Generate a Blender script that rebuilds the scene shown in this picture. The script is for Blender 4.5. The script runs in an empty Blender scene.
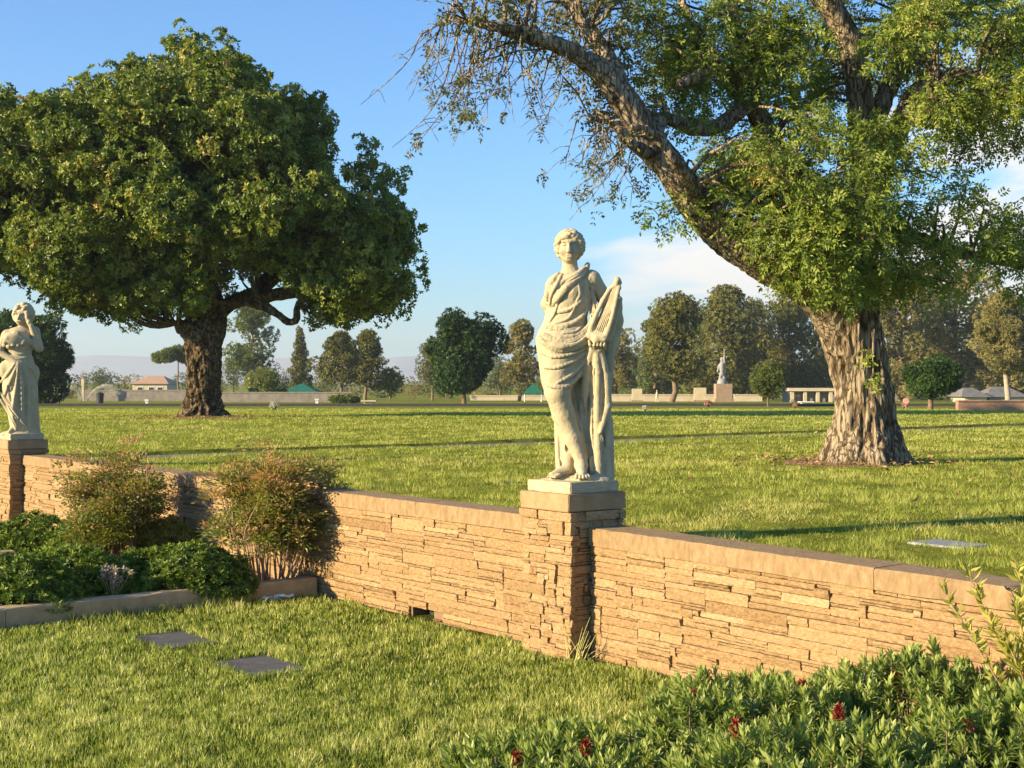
import bpy, bmesh, math
import numpy as np
from mathutils import Vector, Matrix

# ------------------------------------------------------------------ camera, world, sun, exposure
sc = bpy.context.scene
C = sc.collection
F = 1420.0                       # focal length in pixels of the 1024 px wide frame
CAMZ = 1.84
HOR = 381.0                      # image row of the horizon
SUN_EL = 17.5
SUN_AZ = (-0.917, -0.399)        # horizontal direction towards the sun
cam_d = bpy.data.cameras.new('camera')
cam = bpy.data.objects.new('camera', cam_d)
C.objects.link(cam)
cam.location = (0, 0, CAMZ)
cam.rotation_euler = (math.radians(90) - math.atan((384 - HOR) / F), 0, 0)
cam_d.sensor_width = 36.0
cam_d.lens = F / 1024 * 36.0
cam_d.clip_start = 0.1
cam_d.clip_end = 20000
sc.camera = cam

world = bpy.data.worlds.new('World')
sc.world = world
world.use_nodes = True
wn, wl = world.node_tree.nodes, world.node_tree.links
wn.clear()
w_out = wn.new('ShaderNodeOutputWorld')
sky = wn.new('ShaderNodeTexSky')
sky.sky_type = 'NISHITA'
sky.sun_disc = False
sky.sun_elevation = math.radians(SUN_EL)
sky.sun_rotation = math.atan2(SUN_AZ[0], SUN_AZ[1])
sky.air_density = 1.15
sky.dust_density = 0.3
sky.ozone_density = 4.5
bg = wn.new('ShaderNodeBackground')
bg.inputs['Strength'].default_value = 0.065
bgc = wn.new('ShaderNodeBackground')               # sunlit clouds
bgc.inputs['Color'].default_value = (1.0, 0.93, 0.84, 1)
bgc.inputs['Strength'].default_value = 0.45
wmix = wn.new('ShaderNodeMixShader')
tint = wn.new('ShaderNodeMix'); tint.data_type = 'RGBA'; tint.blend_type = 'MULTIPLY'; tint.inputs[0].default_value = 1.0
tint.inputs[7].default_value = (0.75, 1.13, 1.45, 1)
wl.new(sky.outputs[0], tint.inputs[6])
wl.new(tint.outputs[2], bg.inputs[0])
tc = wn.new('ShaderNodeTexCoord')
sep = wn.new('ShaderNodeSeparateXYZ')
wl.new(tc.outputs['Generated'], sep.inputs[0])
def wmath(op, a, b=None, clamp=False):
    n = wn.new('ShaderNodeMath'); n.operation = op; n.use_clamp = clamp
    for i, v in enumerate((a, b)):
        if v is None: continue
        if isinstance(v, (int, float)): n.inputs[i].default_value = v
        else: wl.new(v, n.inputs[i])
    return n.outputs[0]
def wramp(v, x0, x1, y0=0.0, y1=1.0):
    n = wn.new('ShaderNodeMapRange'); n.interpolation_type = 'SMOOTHSTEP'
    wl.new(v, n.inputs[0])
    for i, q in enumerate((x0, x1, y0, y1)): n.inputs[i + 1].default_value = q
    return n.outputs[0]
mp = wn.new('ShaderNodeMapping')
mp.inputs['Scale'].default_value = (6.0, 6.0, 24.0)
mp.inputs['Location'].default_value = (3.1, 1.7, 0.35)
wl.new(tc.outputs['Generated'], mp.inputs[0])
nz = wn.new('ShaderNodeTexNoise')
nz.inputs['Scale'].default_value = 1.0
nz.inputs['Detail'].default_value = 7.0
nz.inputs['Roughness'].default_value = 0.52
nz.inputs['Distortion'].default_value = 0.35
wl.new(mp.outputs[0], nz.inputs[0])
az = wmath('DIVIDE', sep.outputs['X'], sep.outputs['Y'])
# a low bank of cloud right of the middle and a higher, looser one at the right
lowb = wmath('MULTIPLY', wramp(sep.outputs['Z'], 0.015, 0.055), wramp(sep.outputs['Z'], 0.125, 0.085))
lowb = wmath('MULTIPLY', lowb, wramp(az, -0.04, 0.11))
lowb = wmath('MULTIPLY', lowb, 1.6)
hib = wmath('MULTIPLY', wramp(sep.outputs['Z'], 0.07, 0.12), wramp(sep.outputs['Z'], 0.24, 0.15))
hib = wmath('MULTIPLY', hib, wramp(az, 0.20, 0.29))
front = wramp(sep.outputs['Y'], 0.0, 0.2)
band = wmath('MULTIPLY', wmath('MAXIMUM', lowb, hib), front)
dens = wmath('ADD', wmath('ADD', wmath('MULTIPLY', nz.outputs[0], 2.2), -0.6), wmath('MULTIPLY', band, 0.36))
cl = wmath('MULTIPLY', wramp(dens, 0.56, 0.98), wramp(band, 0.0, 0.4))
wl.new(wmath('MULTIPLY', cl, 0.9), wmix.inputs[0])
wl.new(bg.outputs[0], wmix.inputs[1])
wl.new(bgc.outputs[0], wmix.inputs[2])
wl.new(wmix.outputs[0], w_out.inputs['Surface'])

sun_d = bpy.data.lights.new('sun', 'SUN')
sun_d.energy = 5.0
sun_d.angle = math.radians(0.55)
sun_d.color = (1.0, 0.79, 0.47)
sun = bpy.data.objects.new('sun', sun_d)
C.objects.link(sun)
e = math.radians(SUN_EL)
to_sun = Vector((SUN_AZ[0] * math.cos(e), SUN_AZ[1] * math.cos(e), math.sin(e))).normalized()
sun.rotation_euler = to_sun.to_track_quat('Z', 'Y').to_euler()
sun.location = (-20, -10, 20)

sc.view_settings.view_transform = 'Standard'
sc.view_settings.look = 'None'
sc.view_settings.gamma = 1.0
sc.view_settings.use_curve_mapping = False
sc.view_settings.exposure = 1.4
sc.render.engine = 'CYCLES'
cy = sc.cycles
cy.use_denoising = True
cy.use_adaptive_sampling = True
cy.adaptive_threshold = 0.008
cy.max_bounces = 6
cy.diffuse_bounces = 2
cy.glossy_bounces = 2
cy.transmission_bounces = 3
cy.transparent_max_bounces = 6
cy.volume_bounces = 0
cy.caustics_reflective = False
cy.caustics_refractive = False

# ------------------------------------------------------------------ helpers
rng = np.random.default_rng(11)
UDIR = np.array([-0.617, 0.787, 0.0]); UDIR /= np.linalg.norm(UDIR)   # along the garden wall, away from the camera
VDIR = np.array([UDIR[1], -UDIR[0], 0.0])                             # across it, into the upper lawn
W0 = np.array([0.52, 9.42, 0.0])                                      # on the wall's face beside the near pillar
ZUP = 0.745                                                           # level of the upper lawn

def uv(u, v, z=0.0):
    return W0 + UDIR * u + VDIR * v + np.array([0, 0, z])
def to_uv(x, y):
    dx, dy = x - W0[0], y - W0[1]
    return dx * UDIR[0] + dy * UDIR[1], dx * VDIR[0] + dy * VDIR[1]
PATH_U = (12.2, 13.6)
def zg(x, y):                                                        # height of the upper lawn
    y = np.asarray(y, float); x = np.asarray(x, float)
    d = np.clip(y - 40, 0, 210)
    z = ZUP - 0.0105 * (d - 6 * (1 - np.exp(-d / 6)))
    return z
def dip(x, y):                                                       # the sunken walk
    u, v = to_uv(np.asarray(x, float), np.asarray(y, float))
    a = np.clip((u - PATH_U[0] + 0.04) / 0.04, 0, 1); b = np.clip((PATH_U[1] + 0.04 - u) / 0.04, 0, 1)
    return -0.10 * a * b
def at(px, py, Y):                                                    # pixel and depth to a point
    return np.array([(px - 512) / F * Y, Y, CAMZ - (py - HOR) / F * Y])
def gpos(px, Y):                                                      # on the upper lawn, in that column, at that depth
    x = (px - 512) / F * Y
    return np.array([x, Y, float(zg(x, Y))])
def ghit(px, py):
    Y = np.linspace(9, 240, 8000)
    yy = HOR + F * (CAMZ - zg(0, Y)) / Y
    i = int(np.argmin(np.abs(yy - py)))
    return gpos(px, Y[i])

def _hash(ix, iy, iz, seed):
    h = (ix * 374761393 + iy * 668265263 + iz * 2147483647 + seed * 1274126177) & 0xFFFFFFFF
    h = ((h ^ (h >> 13)) * 1274126177) & 0xFFFFFFFF
    h = ((h ^ (h >> 16)) * 2246822519) & 0xFFFFFFFF
    return ((h ^ (h >> 15)) & 0xFFFFFF) / float(0xFFFFFF)
def vnoise(p, seed=0):                                                # value noise in 0..1
    p = np.asarray(p, float)
    i = np.floor(p).astype(np.int64); f = p - i
    f = f * f * (3 - 2 * f)
    r = 0
    for dx in (0, 1):
        wx = f[..., 0] if dx else 1 - f[..., 0]
        for dy in (0, 1):
            wy = f[..., 1] if dy else 1 - f[..., 1]
            for dz in (0, 1):
                wz = f[..., 2] if dz else 1 - f[..., 2]
                r = r + wx * wy * wz * _hash(i[..., 0] + dx, i[..., 1] + dy, i[..., 2] + dz, seed)
    return r
def fbm(p, seed=0, n=3):
    p = np.asarray(p, float); a = 0.5; t = 0; r = 0
    for k in range(n):
        r = r + a * vnoise(p * 2 ** k, seed + k); t += a; a *= 0.5
    return r / t
def n2(x, y, s, seed=0, n=2):
    return fbm(np.stack([x * s, y * s, np.zeros_like(x)], -1), seed, n)

class MB:
    """collects vertices and faces of one mesh"""
    def __init__(s): s.v = []; s.f = []; s.n = 0; s.attr = []; s.mi = []
    def add(s, verts, faces, val=None, mat=0):
        verts = np.asarray(verts, np.float32).reshape(-1, 3); faces = np.asarray(faces, np.int64)
        s.v.append(verts); s.f.append(faces + s.n); s.n += len(verts)
        m = len(faces)
        s.attr.append(np.broadcast_to(np.asarray(0.5 if val is None else val, np.float32), (m,)).copy())
        s.mi.append(np.full(m, mat, np.int32))
    def box(s, lo, hi, val=None, mat=0, M=None):
        x0, y0, z0 = lo; x1, y1, z1 = hi
        v = np.array([[x0,y0,z0],[x1,y0,z0],[x1,y1,z0],[x0,y1,z0],[x0,y0,z1],[x1,y0,z1],[x1,y1,z1],[x0,y1,z1]], float)
        if M is not None: v = M(v)
        s.add(v, [[0,3,2,1],[4,5,6,7],[0,1,5,4],[1,2,6,5],[2,3,7,6],[3,0,4,7]], val, mat)
    def tube(s, pts, rad, seg=8, val=None, mat=0, cap=True, disp=None):
        pts = np.asarray(pts, float); n = len(pts); rad = np.broadcast_to(np.asarray(rad, float), (n,))
        t = np.gradient(pts, axis=0); t /= np.linalg.norm(t, axis=1)[:, None] + 1e-9
        ref = np.array([0.0, 1.0, 0.0]) if abs(t[0][1]) < 0.9 else np.array([1.0, 0, 0])
        a = np.cross(t[0], ref); a /= np.linalg.norm(a)
        A = np.zeros_like(pts); A[0] = a
        for i in range(1, n):
            a = a - t[i] * np.dot(a, t[i]); a /= np.linalg.norm(a) + 1e-9; A[i] = a
        B = np.cross(t, A)
        th = np.linspace(0, 2 * np.pi, seg, endpoint=False)
        ring = A[:, None, :] * np.cos(th)[None, :, None] + B[:, None, :] * np.sin(th)[None, :, None]
        r = rad[:, None] * np.ones(seg)[None]
        base = pts[:, None, :] + ring * r[..., None]
        if disp is not None:
            r = r + disp(base, r, th)
            base = pts[:, None, :] + ring * r[..., None]
        V = base.reshape(-1, 3)
        i = np.arange(n - 1)[:, None] * seg; j = np.arange(seg)[None]; k = (j + 1) % seg
        Q = np.stack([i + j, i + k, i + seg + k, i + seg + j], -1).reshape(-1, 4)
        s.add(V, Q, val, mat)
        if cap:
            s.add(np.vstack([V[-seg:], pts[-1:] + t[-1:] * rad[-1] * 0.4]), np.stack([np.arange(seg), (np.arange(seg) + 1) % seg, np.full(seg, seg)], 1), val, mat)
    def build(s, name, mats, parent=None, smooth=False, loc=None):
        me = bpy.data.meshes.new(name)
        V = np.vstack(s.v) if s.v else np.zeros((0, 3), np.float32)
        if loc is not None: V = V - np.asarray(loc, np.float32)
        me.vertices.add(len(V)); me.vertices.foreach_set('co', np.ascontiguousarray(V, np.float32).ravel())
        lt = np.concatenate([np.full(len(f), f.shape[1]) for f in s.f])
        idx = np.concatenate([f.ravel() for f in s.f])
        me.loops.add(len(idx)); me.loops.foreach_set('vertex_index', idx.astype(np.int32))
        me.polygons.add(len(lt))
        me.polygons.foreach_set('loop_start', np.concatenate([[0], np.cumsum(lt)[:-1]]).astype(np.int32))
        if not isinstance(mats, (list, tuple)): mats = [mats]
        for m in mats: me.materials.append(m)
        me.polygons.foreach_set('material_index', np.concatenate(s.mi))
        me.polygons.foreach_set('use_smooth', np.full(len(lt), bool(smooth)))
        at_ = me.attributes.new('rnd', 'FLOAT', 'FACE')
        at_.data.foreach_set('value', np.concatenate(s.attr))
        me.update(calc_edges=True)
        o = bpy.data.objects.new(name, me)
        C.objects.link(o)
        if parent is not None: o.parent = parent
        if loc is not None: o.location = [float(q) for q in loc]
        return o

def tag(o, label=None, cat=None, group=None, kind=None):
    if label: o['label'] = label
    if cat: o['category'] = cat
    if group: o['group'] = group
    if kind: o['kind'] = kind
    return o
def empty(name, loc, label, cat, group=None):
    o = bpy.data.objects.new(name, None); C.objects.link(o)
    o.location = [float(q) for q in loc]; o.empty_display_size = 0.2
    return tag(o, label, cat, group)
def put(mb, name, mats, root, smooth=False):                          # a part whose vertices are in world space
    return mb.build(name, mats, root, smooth, None) if root is None else _put(mb, name, mats, root, smooth)
def _put(mb, name, mats, root, smooth):
    L = np.array(root.location)
    p = root.parent
    while p is not None: L = L + np.array(p.location); p = p.parent
    mb.v = [v - L.astype(np.float32) for v in mb.v]
    return mb.build(name, mats, root, smooth)

# ------------------------------------------------------------------ materials
def newmat(name):
    m = bpy.data.materials.new(name); m.use_nodes = True
    nt = m.node_tree; nt.nodes.clear()
    return m, nt.nodes, nt.links, nt.nodes.new('ShaderNodeOutputMaterial')
def ramp(N, cols):
    r = N.new('ShaderNodeValToRGB'); el = r.color_ramp.elements
    while len(el) < len(cols): el.new(0.5)
    for q, (p, c) in zip(el, cols): q.position = p; q.color = (*c, 1)
    return r
def leafmat(name, cols, trans=0.3, rough=0.45, spec=0.35, tboost=1.3):
    m, N, L, out = newmat(name)
    a = N.new('ShaderNodeAttribute'); a.attribute_name = 'rnd'
    r = ramp(N, cols); L.new(a.outputs['Fac'], r.inputs[0])
    p = N.new('ShaderNodeBsdfPrincipled'); p.inputs['Roughness'].default_value = rough
    p.inputs['Specular IOR Level'].default_value = spec
    L.new(r.outputs[0], p.inputs['Base Color'])
    t = N.new('ShaderNodeBsdfTranslucent')
    g = N.new('ShaderNodeMix'); g.data_type = 'RGBA'; g.blend_type = 'MULTIPLY'; g.inputs[0].default_value = 1
    L.new(r.outputs[0], g.inputs[6]); g.inputs[7].default_value = (tboost * 1.1, tboost * 1.15, tboost * 0.5, 1)
    L.new(g.outputs[2], t.inputs[0])
    mx = N.new('ShaderNodeMixShader'); mx.inputs[0].default_value = trans
    L.new(p.outputs[0], mx.inputs[1]); L.new(t.outputs[0], mx.inputs[2]); L.new(mx.outputs[0], out.inputs['Surface'])
    return m
def roughmat(name, cols, scale=8, detail=6, bump=0.4, bscale=40, rough=0.85, attr=0.0, spec=0.25, stretch=(1, 1, 1), dist=0.01, stain=None, crack=None):
    """noise coloured, bumped surface; attr mixes in the per-face value"""
    m, N, L, out = newmat(name)
    tcn = N.new('ShaderNodeTexCoord'); mpn = N.new('ShaderNodeMapping'); mpn.inputs['Scale'].default_value = stretch
    L.new(tcn.outputs['Object'], mpn.inputs[0])
    nn = N.new('ShaderNodeTexNoise'); nn.inputs['Scale'].default_value = scale; nn.inputs['Detail'].default_value = detail; nn.inputs['Roughness'].default_value = 0.62
    L.new(mpn.outputs[0], nn.inputs[0])
    fac = nn.outputs[0]
    if attr:
        a = N.new('ShaderNodeAttribute'); a.attribute_name = 'rnd'
        mm = N.new('ShaderNodeMix'); mm.data_type = 'FLOAT'; mm.inputs[0].default_value = attr
        L.new(fac, mm.inputs[2]); L.new(a.outputs['Fac'], mm.inputs[3]); fac = mm.outputs[0]
    r = ramp(N, cols); L.new(fac, r.inputs[0])
    col = r.outputs[0]
    if stain:
        sn = N.new('ShaderNodeTexNoise'); sn.inputs['Scale'].default_value = stain[1]; sn.inputs['Detail'].default_value = 8; sn.inputs['Roughness'].default_value = 0.7
        L.new(mpn.outputs[0], sn.inputs[0])
        sr = N.new('ShaderNodeMapRange'); sr.inputs[1].default_value = stain[2]; sr.inputs[2].default_value = stain[3]; L.new(sn.outputs[0], sr.inputs[0])
        sm = N.new('ShaderNodeMix'); sm.data_type = 'RGBA'; L.new(sr.outputs[0], sm.inputs[0]); L.new(col, sm.inputs[6]); sm.inputs[7].default_value = (*stain[0], 1)
        col = sm.outputs[2]
    hgt = None
    if crack:                                                         # plates parted by dark fissures
        vm = N.new('ShaderNodeMapping'); vm.inputs['Scale'].default_value = crack[1]; L.new(tcn.outputs['Object'], vm.inputs[0])
        wv = N.new('ShaderNodeTexNoise'); wv.inputs['Scale'].default_value = 1.3; wv.inputs['Detail'].default_value = 4; L.new(vm.outputs[0], wv.inputs[0])
        ad = N.new('ShaderNodeMix'); ad.data_type = 'RGBA'; ad.blend_type = 'LINEAR_LIGHT'; ad.inputs[0].default_value = 0.55; L.new(vm.outputs[0], ad.inputs[6]); L.new(wv.outputs['Color'], ad.inputs[7])
        vo = N.new('ShaderNodeTexVoronoi'); vo.feature = 'DISTANCE_TO_EDGE'; vo.inputs['Scale'].default_value = crack[0]; L.new(ad.outputs[2], vo.inputs[0])
        vr = N.new('ShaderNodeMapRange'); vr.inputs[1].default_value = 0.0; vr.inputs[2].default_value = crack[2]; L.new(vo.outputs[0], vr.inputs[0])
        vx = N.new('ShaderNodeMix'); vx.data_type = 'RGBA'; L.new(vr.outputs[0], vx.inputs[0]); vx.inputs[6].default_value = (*crack[3], 1); L.new(col, vx.inputs[7]); col = vx.outputs[2]; hgt = vr.outputs[0]
    p = N.new('ShaderNodeBsdfPrincipled'); p.inputs['Roughness'].default_value = rough; p.inputs['Specular IOR Level'].default_value = spec
    L.new(col, p.inputs['Base Color'])
    bn = N.new('ShaderNodeTexNoise'); bn.inputs['Scale'].default_value = bscale; bn.inputs['Detail'].default_value = 8; bn.inputs['Roughness'].default_value = 0.65
    L.new(mpn.outputs[0], bn.inputs[0])
    b = N.new('ShaderNodeBump'); b.inputs['Strength'].default_value = bump; b.inputs['Distance'].default_value = dist
    L.new(bn.outputs[0], b.inputs['Height'])
    if hgt is not None:
        b2 = N.new('ShaderNodeBump'); b2.inputs['Strength'].default_value = 1.0; b2.inputs['Distance'].default_value = crack[4]; L.new(hgt, b2.inputs['Height']); L.new(b2.outputs[0], b.inputs['Normal'])
    L.new(b.outputs[0], p.inputs['Normal'])
    L.new(p.outputs[0], out.inputs['Surface'])
    return m
M = {}
M['statue'] = roughmat('weathered_limestone', [(0.25, (0.33, 0.27, 0.165)), (0.45, (0.43, 0.365, 0.235)), (0.75, (0.50, 0.435, 0.29))], 14, 10, 0.7, 90, 0.9, dist=0.006, stretch=(1, 1, 0.45), stain=((0.25, 0.215, 0.155), 7, 0.56, 0.78))
M['ledge'] = roughmat('tan_ledgestone', [(0.26, (0.15, 0.084, 0.034)), (0.40, (0.275, 0.172, 0.082)), (0.54, (0.355, 0.238, 0.122)), (0.70, (0.47, 0.335, 0.19))], 40, 10, 1.0, 60, 0.95, attr=0.32, dist=0.012, stretch=(1, 1, 1.6), stain=((0.26, 0.145, 0.06), 5, 0.56, 0.9))
M['mortar'] = roughmat('dark_mortar', [(0.3, (0.16, 0.10, 0.06)), (0.7, (0.26, 0.17, 0.1))], 30, 4, 0.5, 80)
M['coping'] = roughmat('tan_concrete_coping', [(0.3, (0.22, 0.142, 0.07)), (0.5, (0.28, 0.19, 0.10)), (0.7, (0.34, 0.245, 0.14))], 26, 10, 0.7, 60, 0.95, dist=0.012, stretch=(1, 1, 0.5), stain=((0.22, 0.13, 0.07), 4, 0.55, 0.8))
M['capstone'] = roughmat('brown_concrete_cap', [(0.3, (0.27, 0.175, 0.09)), (0.7, (0.38, 0.265, 0.15))], 10, 10, 0.35, 120, 0.95, dist=0.004)
M['kerb'] = roughmat('pale_concrete_kerb', [(0.3, (0.35, 0.25, 0.135)), (0.7, (0.50, 0.37, 0.215))], 9, 10, 0.5, 90, 0.95)
M['slate'] = roughmat('dark_bronze_grey_stone', [(0.3, (0.075, 0.073, 0.07)), (0.7, (0.13, 0.122, 0.115))], 14, 6, 0.3, 60, 0.75, spec=0.2)
M['pale_marker'] = roughmat('grey_granite', [(0.3, (0.20, 0.205, 0.21)), (0.7, (0.32, 0.325, 0.33))], 30, 4, 0.2, 80, 0.6)
M['soil'] = roughmat('bed_soil', [(0.3, (0.06, 0.04, 0.025)), (0.7, (0.15, 0.09, 0.055))], 12, 8, 1.0, 30, 1.0, dist=0.03)
M['mulch'] = roughmat('reddish_mulch', [(0.3, (0.15, 0.08, 0.045)), (0.5, (0.27, 0.16, 0.09)), (0.75, (0.36, 0.25, 0.15))], 14, 8, 1.0, 40, 1.0, dist=0.03)
M['lawn'] = roughmat('mown_turf', [(0.30, (0.10, 0.115, 0.018)), (0.5, (0.19, 0.21, 0.034)), (0.68, (0.28, 0.285, 0.055))], 2.2, 10, 1.0, 24, 1.0, dist=0.05, spec=0.0)
M['turf_low'] = roughmat('turf_thatch', [(0.30, (0.045, 0.055, 0.014)), (0.7, (0.11, 0.12, 0.03))], 10, 8, 1.0, 40, 1.0, dist=0.04, spec=0.0)
M['asphalt'] = roughmat('asphalt', [(0.3, (0.045, 0.045, 0.048)), (0.7, (0.075, 0.075, 0.078))], 5, 8, 0.3, 80, 1.0, spec=0.05)
M['walk'] = roughmat('concrete_walk', [(0.3, (0.13, 0.12, 0.075)), (0.7, (0.21, 0.19, 0.12))], 3, 8, 0.3, 60, 0.9)
M['bark'] = roughmat('furrowed_grey_brown_bark', [(0.30, (0.035, 0.024, 0.014)), (0.42, (0.15, 0.11, 0.066)), (0.55, (0.29, 0.225, 0.15)), (0.75, (0.43, 0.35, 0.25))], 20, 10, 1.0, 26, 1.0, stretch=(1, 1, 0.2), dist=0.05, attr=0.38, crack=(1.0, (15, 15, 2.0), 0.11, (0.105, 0.074, 0.045), 0.035))
M['bark_dark'] = roughmat('knobbly_brown_bark', [(0.30, (0.018, 0.012, 0.007)), (0.48, (0.08, 0.056, 0.030)), (0.74, (0.23, 0.175, 0.10))], 9, 10, 1.0, 10, 1.0, dist=0.08, attr=0.38, crack=(1.0, (8, 8, 3.4), 0.11, (0.05, 0.034, 0.02), 0.06))
M['bark_pale'] = roughmat('pale_smooth_bark', [(0.3, (0.26, 0.21, 0.155)), (0.7, (0.42, 0.36, 0.28))], 4, 6, 0.3, 20, 0.9)
M['bark_far'] = roughmat('brown_bark', [(0.3, (0.13, 0.09, 0.06)), (0.7, (0.24, 0.17, 0.11))], 4, 6, 0.3, 20, 0.9)
M['grass_low'] = leafmat('grass_blades', [(0.0, (0.055, 0.085, 0.010)), (0.35, (0.19, 0.245, 0.034)), (0.7, (0.42, 0.45, 0.13)), (1.0, (0.66, 0.62, 0.32))], 0.35, 0.5, 0.25)
M['grass_up'] = leafmat('mown_grass_blades', [(0.0, (0.08, 0.115, 0.018)), (0.4, (0.245, 0.285, 0.045)), (0.8, (0.43, 0.45, 0.11)), (1.0, (0.58, 0.50, 0.21))], 0.35, 0.55, 0.2)
M['leaf_big'] = leafmat('leaf_green_olive', [(0.0, (0.045, 0.075, 0.012)), (0.5, (0.165, 0.22, 0.032)), (0.85, (0.33, 0.34, 0.07)), (1.0, (0.40, 0.27, 0.10))], 0.25)
M['leaf_ash'] = leafmat('leaf_fresh_green', [(0.0, (0.05, 0.08, 0.014)), (0.5, (0.19, 0.25, 0.038)), (0.9, (0.36, 0.40, 0.08)), (1.0, (0.40, 0.30, 0.11))], 0.30)
M['leaf_dry'] = leafmat('leaf_olive_brown', [(0.0, (0.05, 0.058, 0.016)), (0.5, (0.115, 0.125, 0.032)), (1.0, (0.24, 0.18, 0.08))], 0.25)
M['leaf_dark'] = leafmat('leaf_dark_green', [(0.0, (0.012, 0.035, 0.007)), (0.5, (0.032, 0.080, 0.012)), (1.0, (0.075, 0.135, 0.02))], 0.15)
M['leaf_pine'] = leafmat('pine_olive', [(0.0, (0.05, 0.06, 0.014)), (0.5, (0.145, 0.15, 0.030)), (1.0, (0.27, 0.235, 0.055))], 0.15)
M['leaf_euc'] = leafmat('eucalyptus_leaf', [(0.0, (0.09, 0.09, 0.026)), (0.5, (0.23, 0.21, 0.065)), (1.0, (0.38, 0.31, 0.12))], 0.2)
M['leaf_yel'] = leafmat('yellow_green_leaf', [(0.0, (0.10, 0.13, 0.02)), (0.5, (0.19, 0.22, 0.035)), (1.0, (0.30, 0.30, 0.06))], 0.3)
M['leaf_mid'] = leafmat('mid_green_leaf', [(0.0, (0.06, 0.085, 0.016)), (0.5, (0.13, 0.165, 0.035)), (1.0, (0.22, 0.24, 0.06))], 0.2)
M['leaf_hedge'] = leafmat('hedge_leaf', [(0.0, (0.03, 0.06, 0.008)), (0.5, (0.10, 0.165, 0.020)), (1.0, (0.27, 0.32, 0.05))], 0.25, 0.5, 0.3)
M['leaf_nan'] = leafmat('bronze_green_leaflets', [(0.0, (0.08, 0.12, 0.02)), (0.33, (0.21, 0.225, 0.045)), (0.55, (0.36, 0.28, 0.10)), (0.78, (0.46, 0.25, 0.14)), (1.0, (0.52, 0.28, 0.18))], 0.35)
M['leaf_front'] = leafmat('narrow_grey_green_leaf', [(0.0, (0.045, 0.08, 0.014)), (0.5, (0.165, 0.23, 0.045)), (1.0, (0.38, 0.42, 0.13))], 0.3, 0.45, 0.4)
M['leaf_side'] = leafmat('yellow_leaf', [(0.0, (0.16, 0.19, 0.03)), (0.5, (0.36, 0.36, 0.07)), (1.0, (0.55, 0.47, 0.16))], 0.4)
M['flower_red'] = leafmat('red_bloom', [(0.0, (0.14, 0.005, 0.010)), (1.0, (0.36, 0.014, 0.026))], 0.15)
M['cane'] = roughmat('pinkish_cane', [(0.3, (0.25, 0.15, 0.10)), (0.7, (0.42, 0.29, 0.20))], 20, 4, 0.2, 60)
M['twig'] = roughmat('twig_bark', [(0.3, (0.10, 0.075, 0.055)), (0.7, (0.2, 0.15, 0.11))], 20, 4, 0.2, 60)
M['white'] = roughmat('white_paint', [(0.3, (0.58, 0.56, 0.50)), (0.7, (0.70, 0.67, 0.61))], 3, 4, 0.1, 30)
M['cream'] = roughmat('cream_stone', [(0.3, (0.44, 0.37, 0.25)), (0.7, (0.56, 0.48, 0.34))], 2, 6, 0.2, 20)
M['brick'] = roughmat('reddish_brick', [(0.3, (0.22, 0.13, 0.085)), (0.7, (0.34, 0.22, 0.15))], 4, 6, 0.4, 14, stretch=(1, 1, 3))
M['granite'] = roughmat('reddish_granite', [(0.3, (0.24, 0.17, 0.12)), (0.7, (0.36, 0.27, 0.20))], 5, 6, 0.2, 20)
M['greywall'] = roughmat('grey_block_wall', [(0.3, (0.17, 0.15, 0.13)), (0.7, (0.27, 0.24, 0.2))], 2, 6, 0.3, 10)
M['canopy'] = roughmat('green_canvas', [(0.3, (0.01, 0.10, 0.065)), (0.7, (0.016, 0.14, 0.09))], 2, 3, 0.1, 10, 0.7)
M['rooftile'] = roughmat('tan_roof_tiles', [(0.3, (0.36, 0.22, 0.13)), (0.7, (0.5, 0.33, 0.2))], 2, 5, 0.4, 8)
M['roofgrey'] = roughmat('grey_shingles', [(0.3, (0.12, 0.115, 0.11)), (0.7, (0.20, 0.19, 0.18))], 2, 5, 0.4, 8)
M['dark'] = roughmat('dark_metal_and_drain_shade', [(0.3, (0.02, 0.025, 0.022)), (0.7, (0.045, 0.05, 0.045))], 6, 4, 0.1, 20, 0.5)
M['window'] = roughmat('dark_window_glass', [(0.3, (0.02, 0.024, 0.03)), (0.7, (0.04, 0.045, 0.05))], 2, 2, 0.0, 10, 0.1, spec=0.6)
M['pink'] = roughmat('pink_petals', [(0.3, (0.55, 0.2, 0.2)), (0.7, (0.7, 0.42, 0.36))], 10, 4, 0.3, 20)
M['hill'] = roughmat('haze_tinted_hillside', [(0.3, (0.20, 0.235, 0.25)), (0.7, (0.30, 0.325, 0.33))], 0.02, 8, 0.5, 0.05)  # hill colour paled and blued, some of the distance haze painted in
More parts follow.
